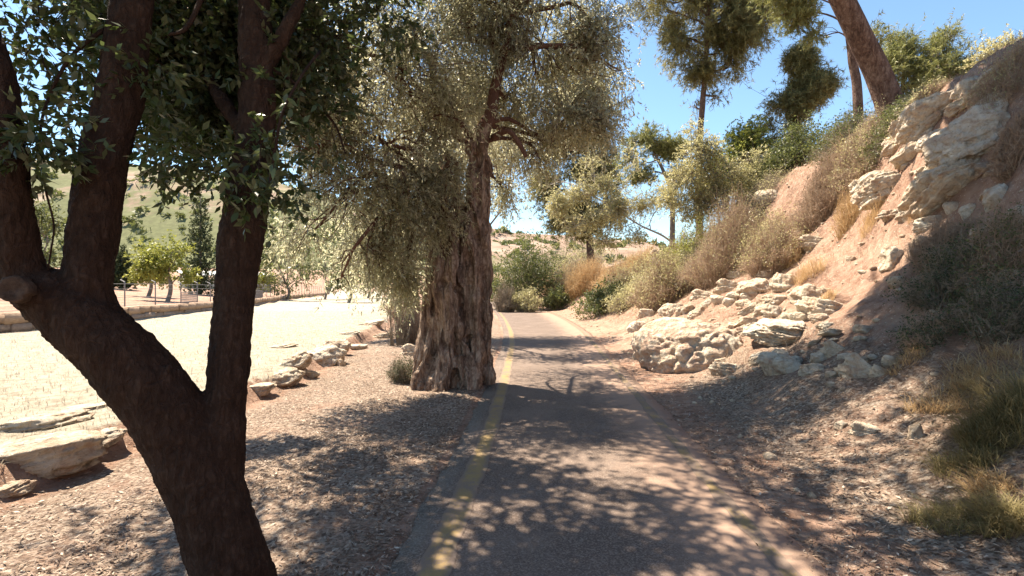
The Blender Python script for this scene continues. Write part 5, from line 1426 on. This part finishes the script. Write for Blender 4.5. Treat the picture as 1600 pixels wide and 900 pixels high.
# ------------------------------------------------------------------ wall, fence and shed beyond the field
def build_far():
    rng = np.random.default_rng(66)
    pts = np.array(WALL, float)
    seg = np.linalg.norm(np.diff(pts, axis=0), axis=1)
    S = np.concatenate([[0], np.cumsum(seg)])
    def on(s):
        return np.array([np.interp(s, S, pts[:, 0]), np.interp(s, S, pts[:, 1])])
    sh = []
    for k in range(6):
        g = Geo(); g.box((0, 0, 0), (1, 1, 1), 0, .06, rng)
        m_ = g.mesh('stone', M['wall_stone'])
        sh.append(m_)
    p0 = on(0)
    t = thing('stone_wall', 'low stone wall along the far side of the pale field', 'wall', (p0[0], p0[1], Hs(*p0)))
    s = 3.0
    far = Geo()
    rows = 2
    end = S[-1]
    for r_ in range(rows):
        s = 2.0 + .4 * r_
        while s < end - 1:
            Ls = rng.uniform(.6, 1.05)
            a, b = on(s), on(s + Ls)
            c = (a + b) / 2
            rz = math.atan2(b[1] - a[1], b[0] - a[0])
            z = Hs(c[0] + .45, c[1]) - .05 + .17 + r_ * .335
            hgt = .32 + rng.uniform(-.02, .03)
            if c[1] < 72:
                o = link('stone', sh[int(rng.integers(0, 6))], t, (c[0] - p0[0] + rng.uniform(-.03, .03), c[1] - p0[1], z - t.location.z))
                o.scale = (Ls - .03, .42 + rng.uniform(-.03, .05), hgt)
                o.rotation_euler = (0, 0, rz)
            else:
                far.box((c[0] - p0[0], c[1] - p0[1], z - t.location.z), (Ls - .03, .42, hgt), rz, .02, rng)
            s += Ls
    o = link('far_stones', far.mesh('far_stones', M['wall_stone']), t)
    o['kind'] = 'stuff'
    # fence
    f = thing('wire_fence', 'thin metal post and wire fence with bent post tops behind the stone wall', 'fence', (p0[0] - 1, p0[1], Hs(p0[0] - 1, p0[1])))
    fo = np.array(f.location)
    tops = []
    s = 3.0
    while s < end - 2:
        c = on(s); n_ = on(s + .1) - c; n_ = np.array([-n_[1], n_[0]]) / np.linalg.norm(n_)
        x, y = c + n_ * 1.2
        z = Hs(x, y)
        g = Geo()
        q = np.array([x, y, z]) - fo
        g.tube([q - (0, 0, .2), q + (0, 0, 1.35), q + (-.06, .02, 1.5), q + (-.25, .06, 1.6)], [.032, .032, .03, .026], 6, 9)
        link('post', g.mesh('post', M['fence_metal']), f)
        tops.append(q)
        s += 2.5
    tops = np.array(tops)
    for hz in (.35, .75, 1.15, 1.4):
        g = Geo()
        g.tube(tops + (0, 0, hz), np.full(len(tops), .010), 4, len(tops), True, 0, 0, False)
        link('wire', g.mesh('wire', M['fence_metal']), f)
    for i in (6, 13, 14):
        if i + 1 < len(tops):
            g = Geo()
            a, b = tops[i], tops[i + 1]
            for q in np.linspace(0, 1, 16):
                c = a + (b - a) * q
                g.tube([c + (0, 0, .1), c + (0, 0, .95)], [.018, .018], 4, 2, False)
            for q in np.linspace(.1, .95, 7):
                g.tube([a + (0, 0, q), b + (0, 0, q)], [.018, .018], 4, 2, False)
            link('mesh_panel', g.mesh('mesh_panel', M['fence_metal']), f)
    # shed roof showing behind the stems
    a, b = ground_at(286, 84), ground_at(428, 96)
    L = np.linalg.norm((b - a)[:2]); rz = math.atan2(b[1] - a[1], b[0] - a[0])
    c = (a + b) / 2; c[2] = min(a[2], b[2])
    t = thing('shed', 'long low shed with pale roof beyond the cypress', 'shed', c)
    t.rotation_euler = (0, 0, rz)
    g = Geo(); g.box((0, 1.6, 1.35), (L - 1, 3.2, 3.0)); link('wall', g.mesh('wall', M['shed_wall']), t)
    g = Geo()
    g.add([(-L / 2, -1.2, 2.95), (L / 2, -1.2, 2.95), (L / 2, 4.2, 3.75), (-L / 2, 4.2, 3.75), (-L / 2, -1.2, 3.12), (L / 2, -1.2, 3.12), (L / 2, 4.2, 3.92), (-L / 2, 4.2, 3.92)], None, [(0, 3, 2, 1), (4, 5, 6, 7), (0, 1, 5, 4), (1, 2, 6, 5), (2, 3, 7, 6), (3, 0, 4, 7)])
    link('roof', g.mesh('roof', M['shed_roof']), t)
    for k in range(7):
        g = Geo(); g.box((-L / 2 + .4 + k * (L - .8) / 6, -1.0, 1.45), (.16, .16, 3.0)); link('post', g.mesh('post', M['dark_post']), t)
build_far()
bpy.context.view_layer.update()
